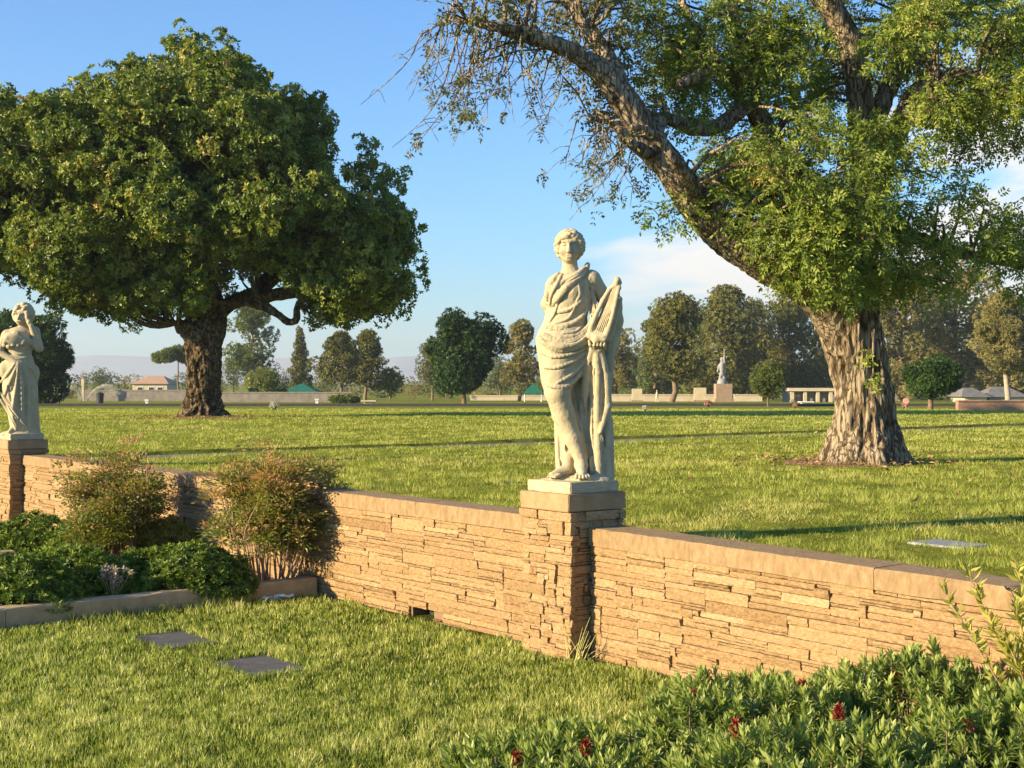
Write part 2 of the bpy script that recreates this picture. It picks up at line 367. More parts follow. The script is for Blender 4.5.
# ------------------------------------------------------------------ ground
def grid_sheet(name, us, vs, zf, mat, kind='structure'):
    us, vs = np.asarray(us, float), np.asarray(vs, float)
    U, V_ = np.meshgrid(us, vs, indexing='ij')
    P = W0[None, None] + U[..., None] * UDIR + V_[..., None] * VDIR
    P[..., 2] = zf(P[..., 0], P[..., 1])
    n, m = U.shape
    i = np.arange(n - 1)[:, None] * m; j = np.arange(m - 1)[None]
    q = np.stack([i + j, i + j + 1, i + m + j + 1, i + m + j], -1).reshape(-1, 4)
    b = MB(); b.add(P.reshape(-1, 3), q[:, ::-1])
    o = b.build(name, mat, None, True)
    return tag(o, kind=kind)
def lumps(x, y, a=0.025, s=0.5, seed=3):
    return (n2(np.asarray(x, float), np.asarray(y, float), s, seed) - 0.5) * 2 * a
geo = lambda a, b, n: list(np.geomspace(a, b, n))
us = [-q for q in geo(8, 2600, 26)[::-1]] + list(np.arange(-7.5, PATH_U[0] - 0.3, 0.5)) + [PATH_U[0] - 0.1, PATH_U[0] - 0.04, PATH_U[0], 12.6, 13.0, 13.3, PATH_U[1], PATH_U[1] + 0.04, PATH_U[1] + 0.1] + list(np.arange(14.3, 60, 1.0)) + geo(62, 2600, 24)
vs = [0.22, 0.30] + list(np.arange(0.6, 40, 0.5)) + list(np.arange(40, 90, 2)) + geo(92, 2600, 30)
grid_sheet('lawn_ground', us, vs, lambda x, y: zg(x, y) + dip(x, y) + lumps(x, y) * (np.asarray(y) < 120), M['lawn'])
us2 = [-q for q in geo(10, 300, 12)[::-1]] + list(np.arange(-9, 22, 0.4)) + geo(23, 300, 12)
vs2 = [-q for q in geo(13, 300, 14)[::-1]] + list(np.arange(-12, 0.2, 0.4)) + [0.33]
zlow = lambda x, y: lumps(x, y, 0.02, 0.8, 9)
grid_sheet('lower_lawn', us2, vs2, zlow, M['turf_low'])
walk = grid_sheet('walkway', [PATH_U[0] + 0.03, 12.6, 13.1, PATH_U[1] - 0.03], list(np.arange(0.5, 70, 0.5)), lambda x, y: zg(x, y) - 0.05, M['walk'])
# the cemetery drive far across the lawn, with a low kerb
def strip(name, x0, x1, y0, y1, dz, mat, n=60):
    X = np.linspace(x0, x1, n); b = MB()
    P = np.concatenate([np.stack([X, np.full(n, y), zg(X, np.full(n, y)) + dz], 1) for y in (y0, y1)])
    i = np.arange(n - 1); b.add(P, np.stack([i, i + 1, i + n + 1, i + n], 1))
    return tag(b.build(name, mat, None, True), kind='structure')
strip('drive_road', -90, 110, 84.0, 91.0, 0.05, M['asphalt'])
for y0, y1 in ((83.6, 84.0), (91.0, 91.4)):
    b = MB(); z = float(zg(0, y0)); b.box((-90, y0, z - 0.2), (110, y1, z + 0.12)); tag(b.build('road_kerb', M['asphalt']), kind='structure')
# reddish mulch round the two old trees
def patch(name, c, r, mat, seed, dz=0.03, stretch=(1, 1)):
    th = np.linspace(0, 2 * np.pi, 72, endpoint=False); b = MB(); rings = []
    for k in (0.0, 0.35, 0.7, 1.0):
        rr = r * k * (0.72 + 0.5 * n2(np.cos(th) * 3 + c[0], np.sin(th) * 3 + c[1], 1.0, seed, 3))
        x = c[0] + np.cos(th) * rr * stretch[0]; y = c[1] + np.sin(th) * rr * stretch[1]
        rings.append(np.stack([x, y, zg(x, y) + lumps(x, y) + dz * (1.0 - k) + 0.012 - (0.05 if k == 1 else 0)], 1))
    n = len(th); i = np.arange(n); k_ = (i + 1) % n
    b.add(np.vstack(rings), np.vstack([np.stack([q * n + i, q * n + k_, (q + 1) * n + k_, (q + 1) * n + i], 1) for q in range(3)]))
    return tag(b.build(name, mat, None, True), kind='structure')

# ------------------------------------------------------------------ stonework
def ashlar(W, H, r, cw=0.05, ch=0.0185, wch=(4, 6, 7, 9, 11, 13, 16)):
    """random coursed rubble: rectangles (a0, a1, z0, z1) that fill W x H"""
    nx, nz = max(2, int(round(W / cw))), max(2, int(round(H / ch)))
    cw, ch = W / nx, H / nz
    occ = np.zeros((nz, nx), bool); out = []
    for z in range(nz):
        x = 0
        while x < nx:
            if occ[z, x]: x += 1; continue
            h = int(r.choice([1, 2, 3, 4, 5], p=[0.20, 0.38, 0.27, 0.12, 0.03])); w = int(r.choice(wch))
            if r.random() < 0.04: w = 2; h = int(r.choice([3, 4]))
            h = min(h, nz - z)
            if nz - z - h == 1: h = nz - z
            k = 0
            while k < w and x + k < nx and not occ[z:z + h, x + k].any(): k += 1
            if k == 0:
                while h > 1 and occ[z:z + h, x].any(): h -= 1
                k = 1
                while k < w and x + k < nx and not occ[z:z + h, x + k].any(): k += 1
            if nx - (x + k) == 1 and not occ[z:z + h, x + k].any(): k += 1
            occ[z:z + h, x:x + k] = True
            out.append((x * cw, (x + k) * cw, z * ch, (z + h) * ch))
            x += k
    return out
def stones(b, rects, frame, r, z0=0.0, gap=0.0028, proud=(0.012, 0.025), back=0.0, skip=None, ends=(0, 0), top=None):
    """frame(a, d, z) -> world; every stone is a rough-faced block"""
    for (a0, a1, s0, s1) in rects:
        if skip and skip(a0, a1, s0 + z0, s1 + z0): continue
        d = r.uniform(*proud); tone = float(np.clip(r.normal(0.50, 0.13), 0, 1))
        A0, A1, S0, S1 = a0 + gap * r.uniform(0.1, 1.3), a1 - gap * r.uniform(0.1, 1.3), s0 + gap * r.uniform(0.4, 1.2), s1 - gap * r.uniform(0.4, 1.2)
        nx = max(2, int((A1 - A0) / 0.03) + 1); nz_ = 3 if S1 - S0 < 0.05 else 4
        a = np.linspace(A0, A1, nx + 1); s = np.linspace(S0, S1, nz_ + 1)
        AA, SS = np.meshgrid(a, s, indexing='ij')
        tilt = r.normal(0, 0.004); tz = r.normal(0, 0.006)
        D = d + tilt * (AA - A0) / (A1 - A0) + tz * (SS - S0) / (S1 - S0) + r.normal(0, 0.0022, AA.shape)
        rim = np.zeros_like(D, bool); rim[0] = rim[-1] = True; rim[:, 0] = rim[:, -1] = True
        D[rim] -= r.uniform(0.0003, 0.0035, rim.sum())
        AA = AA + r.normal(0, 0.0012, AA.shape); SS = SS + r.normal(0, 0.0009, SS.shape)
        V = frame(AA.ravel(), D.ravel(), SS.ravel() + z0)
        m = nz_ + 1; n = nx + 1
        i = np.arange(n - 1)[:, None] * m; j = np.arange(m - 1)[None]
        q = np.stack([i + j, i + m + j, i + m + j + 1, i + j + 1], -1).reshape(-1, 4)
        b.add(V, q, tone)
        # sides back to the bed joint
        loop = np.concatenate([np.arange(n) * m, (n - 1) * m + np.arange(1, m), (np.arange(n - 1)[::-1]) * m + m - 1, np.arange(1, m - 1)[::-1]])
        fb = frame(AA.ravel()[loop], np.full(len(loop), back), SS.ravel()[loop] + z0)
        k = len(loop); ii = np.arange(k); jj = (ii + 1) % k
        b.add(np.vstack([V[loop], fb]), np.stack([ii, ii + k, jj + k, jj], 1), tone)

def wall_frame(a, d, z):
    return W0[None] + UDIR[None] * a[:, None] - VDIR[None] * (d[:, None] - 0.02) + np.stack([0 * z, 0 * z, z], 1)
def coping_mb(u0, u1, top, seed):
    r = np.random.default_rng(seed); segs = []
    u = u0
    while u < u1 - 0.05:
        L = r.uniform(1.25, 1.6)
        e = min(u + L, u1)
        if u1 - e < 0.5: e = u1
        segs.append((u, e)); u = e
    return segs
TH = 0.28
def garden_wall(label, u0, u1, top, seed, drain=None):
    """top(u): height of the coping"""
    root = empty('garden_wall', uv(u0, 0), label, 'wall', 'stone garden walls')
    r = np.random.default_rng(seed)
    CH = 0.118
    b = MB()
    Mx = lambda v: W0[None] + UDIR[None] * v[:, :1] + VDIR[None] * v[:, 1:2] + np.stack([0 * v[:, 2], 0 * v[:, 2], v[:, 2]], 1)
    H = max(top(u0), top(u1)) - CH + 0.012
    skip = None
    if drain: skip = lambda a0, a1, z0, z1: a0 + u0 < drain[1] - 0.03 and a1 + u0 > drain[0] + 0.03 and z0 < drain[2]
    rects = ashlar(u1 - u0, H + 0.03, r)
    fr = lambda a, d, z: wall_frame(a + u0, d, z * (np.array([top(q) for q in a + u0]) - CH + 0.012) / H)
    stones(b, rects, fr, r, z0=-0.03, skip=skip, back=-0.02)
    put(b, 'stonework', M['ledge'], root)
    k = MB(); k.box((u0, 0.024, 0.086 if drain else -0.3), (u1, TH - 0.03, min(top(u0), top(u1)) - CH + 0.01), M=Mx)
    if drain:
        k.box((u0, 0.024, -0.3), (drain[0] - 0.03, TH - 0.04, 0.086), M=Mx); k.box((drain[1] + 0.03, 0.024, -0.3), (u1, TH - 0.04, 0.086), M=Mx)
    put(k, 'core', M['mortar'], root)
    for i, (a, e) in enumerate(coping_mb(u0, u1, top, seed)):
        c = MB(); n = 14
        X = np.linspace(a + 0.002, e - 0.002, n)
        prof = [(-0.016, -CH), (-0.017, -0.012), (-0.008, -0.001), (TH - 0.01, 0.0), (TH, -0.01), (TH, -CH)]
        P = np.concatenate([np.stack([X, np.full(n, v_) + r.normal(0, 0.0012, n), np.array([top(x) for x in X]) + z_ + r.normal(0, 0.0012, n)], 1) for v_, z_ in prof])
        ii = np.arange(n - 1); F_ = []
        for q in range(len(prof)):
            w = (q + 1) % len(prof)
            F_.append(np.stack([q * n + ii, q * n + ii + 1, w * n + ii + 1, w * n + ii], 1))
        c.add(Mx(P), np.vstack(F_)[:, ::-1])
        c.add(Mx(P[[q * n for q in range(len(prof))]]), [[0, 1, 2, 5], [2, 3, 4, 5]])
        c.add(Mx(P[[q * n + n - 1 for q in range(len(prof))]]), [[5, 2, 1, 0], [5, 4, 3, 2]])
        put(c, 'coping_stone', M['coping'], root)
    if drain:
        d = MB(); d.box((drain[0] - 0.03, 0.16, -0.1), (drain[1] + 0.03, 0.20, drain[2] + 0.03), M=Mx)
        put(d, 'drain_shade_backing', M['dark'], root)  # dark backing block, its colour stands for the shade inside the drain hole
    return root

PV = -0.19                    # the pillars' faces stand proud of the wall by this much
PS = 0.50                     # side of the cap
def pillar(label, u0, seed, ztop=1.093):
    """u0: its near side; spans u0..u0+PS and PV..PV+PS"""
    root = empty('stone_pillar', uv(u0 + PS / 2, PV + PS / 2), label, 'pillar', 'stone pillars under the statues')
    r = np.random.default_rng(seed)
    b = MB(); slab = 0.118; ins = 0.018
    L = PS - 2 * ins; H = ztop - slab
    def face(k):
        o = [(u0 + ins, PV + ins), (u0 + ins, PV + PS - ins), (u0 + PS - ins, PV + PS - ins), (u0 + PS - ins, PV + ins)][k]
        A = [(1, 0), (0, -1), (-1, 0), (0, 1)][k]; O = [(0, -1), (-1, 0), (0, 1), (1, 0)][k]
        def fr(a, d, z):
            uu = o[0] + A[0] * a + O[0] * (d - 0.02); vv = o[1] + A[1] * a + O[1] * (d - 0.02)
            return W0[None] + UDIR[None] * uu[:, None] + VDIR[None] * vv[:, None] + np.stack([0 * z, 0 * z, z], 1)
        return fr
    top_course = 0.062
    for k in range(4):
        ext = 0.02 if k in (0, 2) else -0.004
        rects = [(a0 - ext, a1 + ext, z0, z1) if False else (a0, a1, z0, z1) for a0, a1, z0, z1 in ashlar(L + 2 * ext, H - top_course + 0.04, r, 0.04, 0.0185, (2, 3, 4, 6, 7, 9, 12))]
        f = face(k)
        stones(b, rects, (lambda a, d, z, f=f, ext=ext: f(a - ext, d, z)), r, z0=-0.04, back=-0.02, proud=(0.014, 0.032))
        # the course under the slab stands out a little
        e2 = ext + (0.018 if k in (0, 2) else 0.0)
        cuts = [0, r.uniform(0.35, 0.8) * L, L + 2 * e2]
        stones(b, [(cuts[0], cuts[1], 0, top_course), (cuts[1], cuts[2], 0, top_course)], (lambda a, d, z, f=f, e2=e2: f(a - e2, d, z)), r, z0=H - top_course, back=-0.02, proud=(0.034, 0.042))
    put(b, 'stonework', M['ledge'], root)
    Mx = lambda v: W0[None] + UDIR[None] * v[:, :1] + VDIR[None] * v[:, 1:2] + np.stack([0 * v[:, 2], 0 * v[:, 2], v[:, 2]], 1)
    k = MB(); k.box((u0 + ins + 0.024, PV + ins + 0.024, -0.2), (u0 + PS - ins - 0.024, PV + PS - ins - 0.024, H - 0.002), M=Mx)
    put(k, 'core', M['mortar'], root)
    bm = bmesh.new(); bmesh.ops.create_cube(bm, size=1)
    bmesh.ops.scale(bm, vec=(PS + 0.012, PS + 0.012, slab - 0.003), verts=bm.verts)
    bmesh.ops.bevel(bm, geom=list(bm.edges), offset=0.006, segments=2, affect='EDGES')
    bmesh.ops.subdivide_edges(bm, edges=[e_ for e_ in bm.edges if e_.calc_length() > 0.09], cuts=6, use_grid_fill=True)
    for v in bm.verts: v.co += Vector(r.normal(0, 0.0007, 3))
    me = bpy.data.meshes.new('capstone'); bm.to_mesh(me); bm.free(); me.materials.append(M['capstone'])
    o = bpy.data.objects.new('capstone', me); C.objects.link(o); o.parent = root
    o.location = (0, 0, ztop - slab / 2 + 0.0015); o.rotation_euler = (0, 0, math.atan2(UDIR[1], UDIR[0]))
    return root
P2U = 10.87
garden_wall('long tan ledgestone wall running back from the near statue pillar to the far one', PS + 0.0, P2U, lambda u: 0.903, 5, drain=(1.87, 2.10, 0.075))
garden_wall('tan ledgestone wall between the near statue pillar and the right edge', -6.5, -0.0, lambda u: 0.868 + 0.0115 * u, 6)
garden_wall('short ledgestone wall beyond the far statue pillar at the left edge', P2U + PS, P2U + PS + 5.5, lambda u: 0.903, 7)
pillar('near ledgestone pillar under the statue with a lyre', 0.0, 21)
pillar('far ledgestone pillar at the left edge under the statue touching its cheek', P2U, 22)

# ------------------------------------------------------------------ planting bed
BU = 3.51                     # the bed's kerb leaves the wall here
root = empty('bed_kerb', uv(BU, -0.05), 'pale concrete kerb along the front of the planting bed', 'kerb', 'bed kerbs')
def kerb_piece(u0, v0, v1, h, w, seed, rt):
    r = np.random.default_rng(seed); v = v1
    while v > v0 + 0.05:
        e_ = max(v - r.uniform(2.6, 3.2), v0); n = 20
        X = np.linspace(v - 0.0015, e_ + 0.0015, n); prof = [(0, -0.1), (0, h - 0.012), (0.012, h), (w - 0.012, h), (w, h - 0.012), (w, -0.1)]
        P = np.concatenate([uv(0, 0)[None] + UDIR[None] * (u0 + a_ + r.normal(0, 0.0015, n))[:, None] + VDIR[None] * X[:, None] + np.array([0, 0, 1.0])[None] * (z_ + r.normal(0, 0.0018, n))[:, None] for a_, z_ in prof])
        ii = np.arange(n - 1); b = MB()
        b.add(P, np.vstack([np.stack([q * n + ii, q * n + ii + 1, ((q + 1) % 6) * n + ii + 1, ((q + 1) % 6) * n + ii], 1) for q in range(6)])[:, ::-1])
        b.add(P[[q * n for q in range(6)]], [[0, 1, 2, 5], [5, 2, 3, 4]]); b.add(P[[q * n + n - 1 for q in range(6)]], [[5, 2, 1, 0], [4, 3, 2, 5]])
        put(b, 'kerb_block', M['kerb'], rt)
        v = e_
kerb_piece(BU, -9.0, -0.03, 0.155, 0.14, 3, root)
root = empty('bed_kerb', uv(7.0, -1.5), 'pale concrete kerb at the back of the planting bed between hedges', 'kerb', 'bed kerbs')
kerb_piece(7.05, -9.0, -1.4, 0.15, 0.14, 4, root)
grid_sheet('bed_soil', list(np.arange(BU + 0.14, 7.06, 0.13)), list(np.arange(-9, 0.02, 0.15)), lambda x, y: 0.075 + lumps(x, y, 0.03, 2.5, 30), M['soil'])
# ------------------------------------------------------------------ leaves, bushes, grass
def unit(a): return a / (np.linalg.norm(a, axis=-1, keepdims=True) + 1e-9)
def rdir(r, n): return unit(r.normal(size=(n, 3)))
def leaf_quads(b, pos, d, nrm, L, W, val, mat=0, cup=0.12):
    """pointed leaves: base, side, tip, side"""
    n = len(pos); L = np.broadcast_to(L, (n,)); W = np.broadcast_to(W, (n,))
    d = unit(d); s = unit(np.cross(d, nrm)); u = np.cross(s, d)
    mid = pos + d * (L * 0.45)[:, None] + u * (L * cup)[:, None]
    V = np.stack([pos, mid + s * (W / 2)[:, None], pos + d * L[:, None], mid - s * (W / 2)[:, None]], 1)
    b.add(V.reshape(-1, 3), np.arange(n * 4).reshape(-1, 4), val, mat)
def rosettes(b, r, ctr, axis, m, L, W, val, spread=(35, 95), mat=0, vj=0.12):
    n = len(ctr); axis = unit(axis)
    ref = np.where(np.abs(axis[:, 2:3]) > 0.9, np.array([[1.0, 0, 0]]), np.array([[0, 0, 1.0]]))
    a = unit(np.cross(axis, ref)); c = np.cross(axis, a)
    th = np.radians(r.uniform(*spread, (n, m))); ph = np.arange(m)[None] * 2.39996 + r.uniform(0, 6.28, (n, 1))
    D = axis[:, None] * np.cos(th)[..., None] + (a[:, None] * np.cos(ph)[..., None] + c[:, None] * np.sin(ph)[..., None]) * np.sin(th)[..., None]
    P = np.repeat(ctr[:, None], m, 1) + D * (L * 0.08)
    nr = axis[:, None] - D * (D * axis[:, None]).sum(-1, keepdims=True) + r.normal(0, 0.25, D.shape)
    k = n * m
    val = np.clip(np.repeat(np.broadcast_to(val, (n,))[:, None], m, 1) + r.normal(0, vj, (n, m)), 0, 1).ravel()
    leaf_quads(b, P.reshape(-1, 3), D.reshape(-1, 3), nr.reshape(-1, 3), L * r.uniform(0.65, 1.15, k), W * r.uniform(0.75, 1.2, k), val, mat)
def shell_points(r, n, c, rad, inner=0.55, squash=None):
    p = rdir(r, n); k = (inner ** 3 + (1 - inner ** 3) * r.random(n)) ** (1 / 3)
    return np.asarray(c)[None] + p * k[:, None] * np.asarray(rad)[None], p

# ---- grass: single blades with two joints near the eye, one piece farther off
def blades(b, r, X, Y, Z, h, w, val, two=True, lean=0.5):
    n = len(X); th = r.uniform(0, 2 * np.pi, n); ln = r.uniform(0.1, lean, n); lt = r.uniform(0, 2 * np.pi, n)
    s = np.stack([np.cos(th), np.sin(th), 0 * th], 1) * (w / 2)[:, None]
    p = np.stack([X, Y, Z], 1); l = np.stack([np.cos(lt), np.sin(lt), 0 * lt], 1) * (ln * h)[:, None]
    up = np.array([0, 0, 1.0])[None] * h[:, None]
    if two:
        m = p + up * 0.55 + l * 0.3
        V = np.stack([p - s, p + s, m + s * 0.85, m - s * 0.85, p + up * 0.95 + l], 1)
        k = np.arange(n)[:, None] * 5
        b.add(V.reshape(-1, 3), k + np.array([[0, 1, 2, 3]]), val)
        b.v.append(np.zeros((0, 3), np.float32))
        f = (k + np.array([[3, 2, 4]])); b.f.append(f + (b.n - 5 * n)); b.attr.append(np.asarray(val, np.float32).copy()); b.mi.append(np.zeros(n, np.int32))
    else:
        V = np.stack([p - s, p + s, p + up + l], 1)
        b.add(V.reshape(-1, 3), np.arange(n * 3).reshape(-1, 3), val)
MARK = []          # (centre, half length, half width, angle) of the flat markers: no grass on them
def off_markers(X, Y, grow=0.0):
    ok = np.ones(len(X), bool)
    for c, hl, hw, a in MARK:
        dx, dy = X - c[0], Y - c[1]
        p = dx * math.cos(a) + dy * math.sin(a); q = -dx * math.sin(a) + dy * math.cos(a)
        ok &= ~((np.abs(p) < hl + grow) & (np.abs(q) < hw + grow))
    return ok
def lower_grass():
    r = np.random.default_rng(101); b = MB()
    n = 400000
    Y = 5.6 * (14.0 / 5.6) ** r.random(n); X = Y * r.uniform(-0.58, 0.45, n)
    u, v = to_uv(X, Y)
    ok = (v < -0.02) & (u < BU - 0.02) & ~((u > -0.02) & (u < PS + 0.02) & (v > PV - 0.01))
    ok &= off_markers(X, Y, -0.022)
    ok &= ~((v > -0.11) & (n2(X, Y, 7.0, 5) > 0.42))                     # thin at the wall's foot
    X, Y = X[ok], Y[ok]; u, v = to_uv(X, Y); n = len(X)
    cl = n2(X, Y, 9.0, 40, 2); pa = n2(X, Y, 1.3, 44, 2)
    tall = np.clip((u - (BU - 0.30)) / 0.30, 0, 1) * (n2(X, Y, 2.2, 77) > 0.45)      # uncut along the kerb
    mk = ~off_markers(X, Y, 0.09)
    h = (0.026 + 0.036 * cl + 0.02 * mk) * r.uniform(0.6, 1.25, n) * (0.85 + 0.4 * pa) + 0.10 * tall * r.random(n)
    w = np.full(n, 0.0050) * r.uniform(0.7, 1.4, n) * np.clip(Y / 8, 0.8, 1.6)
    val = np.clip(0.08 + 0.75 * cl * (0.6 + 0.7 * pa) + r.normal(0, 0.2, n) - 0.12 * tall, 0, 1)
    val = np.where(r.random(n) < 0.03, 0.97, val)
    blades(b, r, X, Y, zlow(X, Y) - 0.005, h, w, val)
    # long dry weeds at the pillar's foot
    c = uv(-0.06, PV + 0.02)
    for k in range(16):
        a = r.uniform(0, 6.28); rr = r.uniform(0, 0.10); p0 = c + np.array([math.cos(a) * rr, math.sin(a) * rr, 0]); L = r.uniform(0.15, 0.34)
        dr = np.array([r.normal(0.15, 0.35), r.normal(-0.1, 0.3), 1.0]); dr /= np.linalg.norm(dr); t = np.linspace(0, 1, 6)[:, None]
        b.tube(p0 + dr * L * t + np.array([dr[0], dr[1], -0.25]) * 0.25 * L * t ** 2, np.linspace(0.003, 0.001, 6), 4, 0.9, cap=False)
    return tag(b.build('grass', M['grass_low']), 'bright mown grass in front of the stone wall', 'grass', kind='stuff')
def upper_grass():
    r = np.random.default_rng(102); b = MB()
    n = 540000
    Y = 8.2 * (66.0 / 8.2) ** (r.random(n) ** 0.92); X = Y * r.uniform(-0.50, 0.62, n)
    u, v = to_uv(X, Y)
    ok = (v > TH + 0.015) & ~((u > PATH_U[0] - 0.02) & (u < PATH_U[1] + 0.02)) & (u < 400)
    ok &= off_markers(X, Y, 0.02)
    for c, rad in BARE:
        d = np.hypot(X - c[0], Y - c[1]); ok &= ~((d < rad * (0.5 + 0.8 * n2(X, Y, 1.4, 66))) & (r.random(n) < 0.93))
    X, Y = X[ok], Y[ok]; n = len(X)
    cl = n2(X, Y, 4.2, 50, 3); pa = n2(X, Y, 0.35, 54, 3); fine = n2(X, Y, 11.0, 57, 1)
    cut = np.clip((cl - 0.36) / 0.3, 0, 1)
    h = (0.018 + 0.040 * cut ** 1.5) * r.uniform(0.7, 1.25, n) * (0.8 + 0.4 * fine)
    for c, hl, hw, a in MARK:                                            # the mower misses the rim of a marker
        d = np.hypot(X - c[0], Y - c[1]); h = np.where(d < hl + 0.12, h + 0.045 * r.random(n), h)
    w = 0.0042 * np.clip(Y / 9, 0.9, 7) * r.uniform(0.7, 1.4, n)
    val = np.clip(0.06 + 0.45 * cut + 0.35 * (pa - 0.3) + 0.22 * fine + r.normal(0, 0.16, n), 0, 0.9)
    dry = (n2(X, Y, 0.8, 58, 3) > 0.66) & (r.random(n) < 0.5)
    val = np.where(dry | (r.random(n) < 0.02), 0.97, val)
    blades(b, r, X, Y, zg(X, Y) + lumps(X, Y) - 0.004, h, w, val, two=False, lean=1.1)
    return tag(b.build('upper_grass', M['grass_up']), 'wide mown lawn behind the stone wall', 'grass', kind='stuff')

# ---- shrubs
def hedge_mound(label, c, rx, ry, h, seed, n, L=0.05, W=0.02, mat='leaf_hedge', group='low green hedge shrubs in the bed'):
    """rounded low shrub of leaf whorls over a tangle of stems"""
    r = np.random.default_rng(seed)
    root = empty('hedge_shrub', c, label, 'shrub', group)
    d = rdir(r, n); d[:, 2] = np.abs(d[:, 2]) - 0.12; d = unit(d)
    lump = 0.72 + 0.42 * fbm(d * 2.3 + seed, seed, 3)
    k = np.where(r.random(n) < 0.62, r.uniform(0.92, 1.04, n), r.uniform(0.6, 0.95, n)) * lump
    P = np.asarray(c)[None] + d * k[:, None] * np.array([rx, ry, h])[None]
    P[:, 2] = np.maximum(P[:, 2], c[2] + 0.02)
    ax = unit(d * np.array([1 / rx, 1 / ry, 1.0 / h]) * min(rx, h) + np.array([0, 0, 0.7]) + r.normal(0, 0.35, d.shape))
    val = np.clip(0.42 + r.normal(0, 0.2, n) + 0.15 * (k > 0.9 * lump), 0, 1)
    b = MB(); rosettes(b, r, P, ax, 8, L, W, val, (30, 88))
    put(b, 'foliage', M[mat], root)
    s = MB()
    for q in range(14):
        t = P[r.integers(n)]; p0 = np.asarray(c) + np.array([r.normal(0, rx * 0.15), r.normal(0, ry * 0.15), 0]); tt = np.linspace(0, 1, 5)[:, None]
        s.tube(p0 + (t - p0) * tt + np.array([0, 0, 0.1 * h]) * np.sin(tt * np.pi), np.linspace(0.009, 0.003, 5), 5)
    put(s, 'stem', M['twig'], root)
    return root
def nandina(label, c, rx, ry, ztop, seed, ncane, nclus, low=0.35, bare=True):
    """upright canes, leaflets in layered sprays, bronze towards the top"""
    r = np.random.default_rng(seed)
    root = empty('bronze_leaved_shrub', c, label, 'shrub', 'bronze leaved cane shrubs by the wall')
    c = np.asarray(c); H = ztop - c[2]; b = MB(); tops = []
    cm = MB()
    for k in range(ncane):
        a = r.uniform(0, 6.28); q = math.sqrt(r.random())
        p0 = c + np.array([math.cos(a) * rx * 0.42 * q, math.sin(a) * ry * 0.42 * q, 0])
        p1 = c + np.array([math.cos(a) * rx * 0.85 * q + r.normal(0, 0.06), math.sin(a) * ry * 0.85 * q + r.normal(0, 0.06), H * r.uniform(0.55, 0.95) * (1 - 0.25 * q)])
        t = np.linspace(0, 1, 8)[:, None]; pts = p0 + (p1 - p0) * t + np.array([r.normal(0, 0.05), r.normal(0, 0.05), 0]) * np.sin(t * np.pi)
        cm.tube(pts, np.linspace(r.uniform(0.006, 0.011), 0.0035, 8), 6)
        tops.append(pts)
    put(cm, 'cane', M['cane'], root)
    allp = np.vstack([p[int(8 * low):] for p in tops])
    P, D, V_ = [], [], []
    for k in range(nclus):
        o = allp[r.integers(len(allp))]
        a = r.uniform(0, 6.28); rr = r.uniform(0.03, 0.22) * (1.2 if k % 3 else 1)
        q = o + np.array([math.cos(a) * rr, math.sin(a) * rr, r.normal(0.04, 0.09)])
        e_ = ((q[0] - c[0]) / rx) ** 2 + ((q[1] - c[1]) / ry) ** 2
        zz = (q[2] - c[2]) / H
        lim = 1.05 - max(0, zz - 0.6) * 0.9
        if vnoise(q * 5.0, seed) < 0.46: continue
        if e_ > lim or zz < low * r.uniform(0.45, 1.05) or zz > 1.02: continue
        m = int(r.integers(26, 44))
        pp = q + r.normal(0, 1, (m, 3)) * np.array([0.055, 0.055, 0.022])
        P.append(pp); dd = unit(pp - o + r.normal(0, 0.03, (m, 3)) + np.array([0, 0, -0.01])); D.append(dd)
        V_.append(np.clip(0.12 + 0.55 * zz + r.normal(0, 0.18) + r.normal(0, 0.1, m), 0, 1))
    P, D, V_ = np.vstack(P), np.vstack(D), np.concatenate(V_); n = len(P)
    nr = unit(np.array([0, 0, 1.0]) + r.normal(0, 0.5, (n, 3)))
    leaf_quads(b, P, D, nr, r.uniform(0.030, 0.056, n), r.uniform(0.014, 0.024, n), V_)
    put(b, 'foliage', M['leaf_nan'], root)
    return root
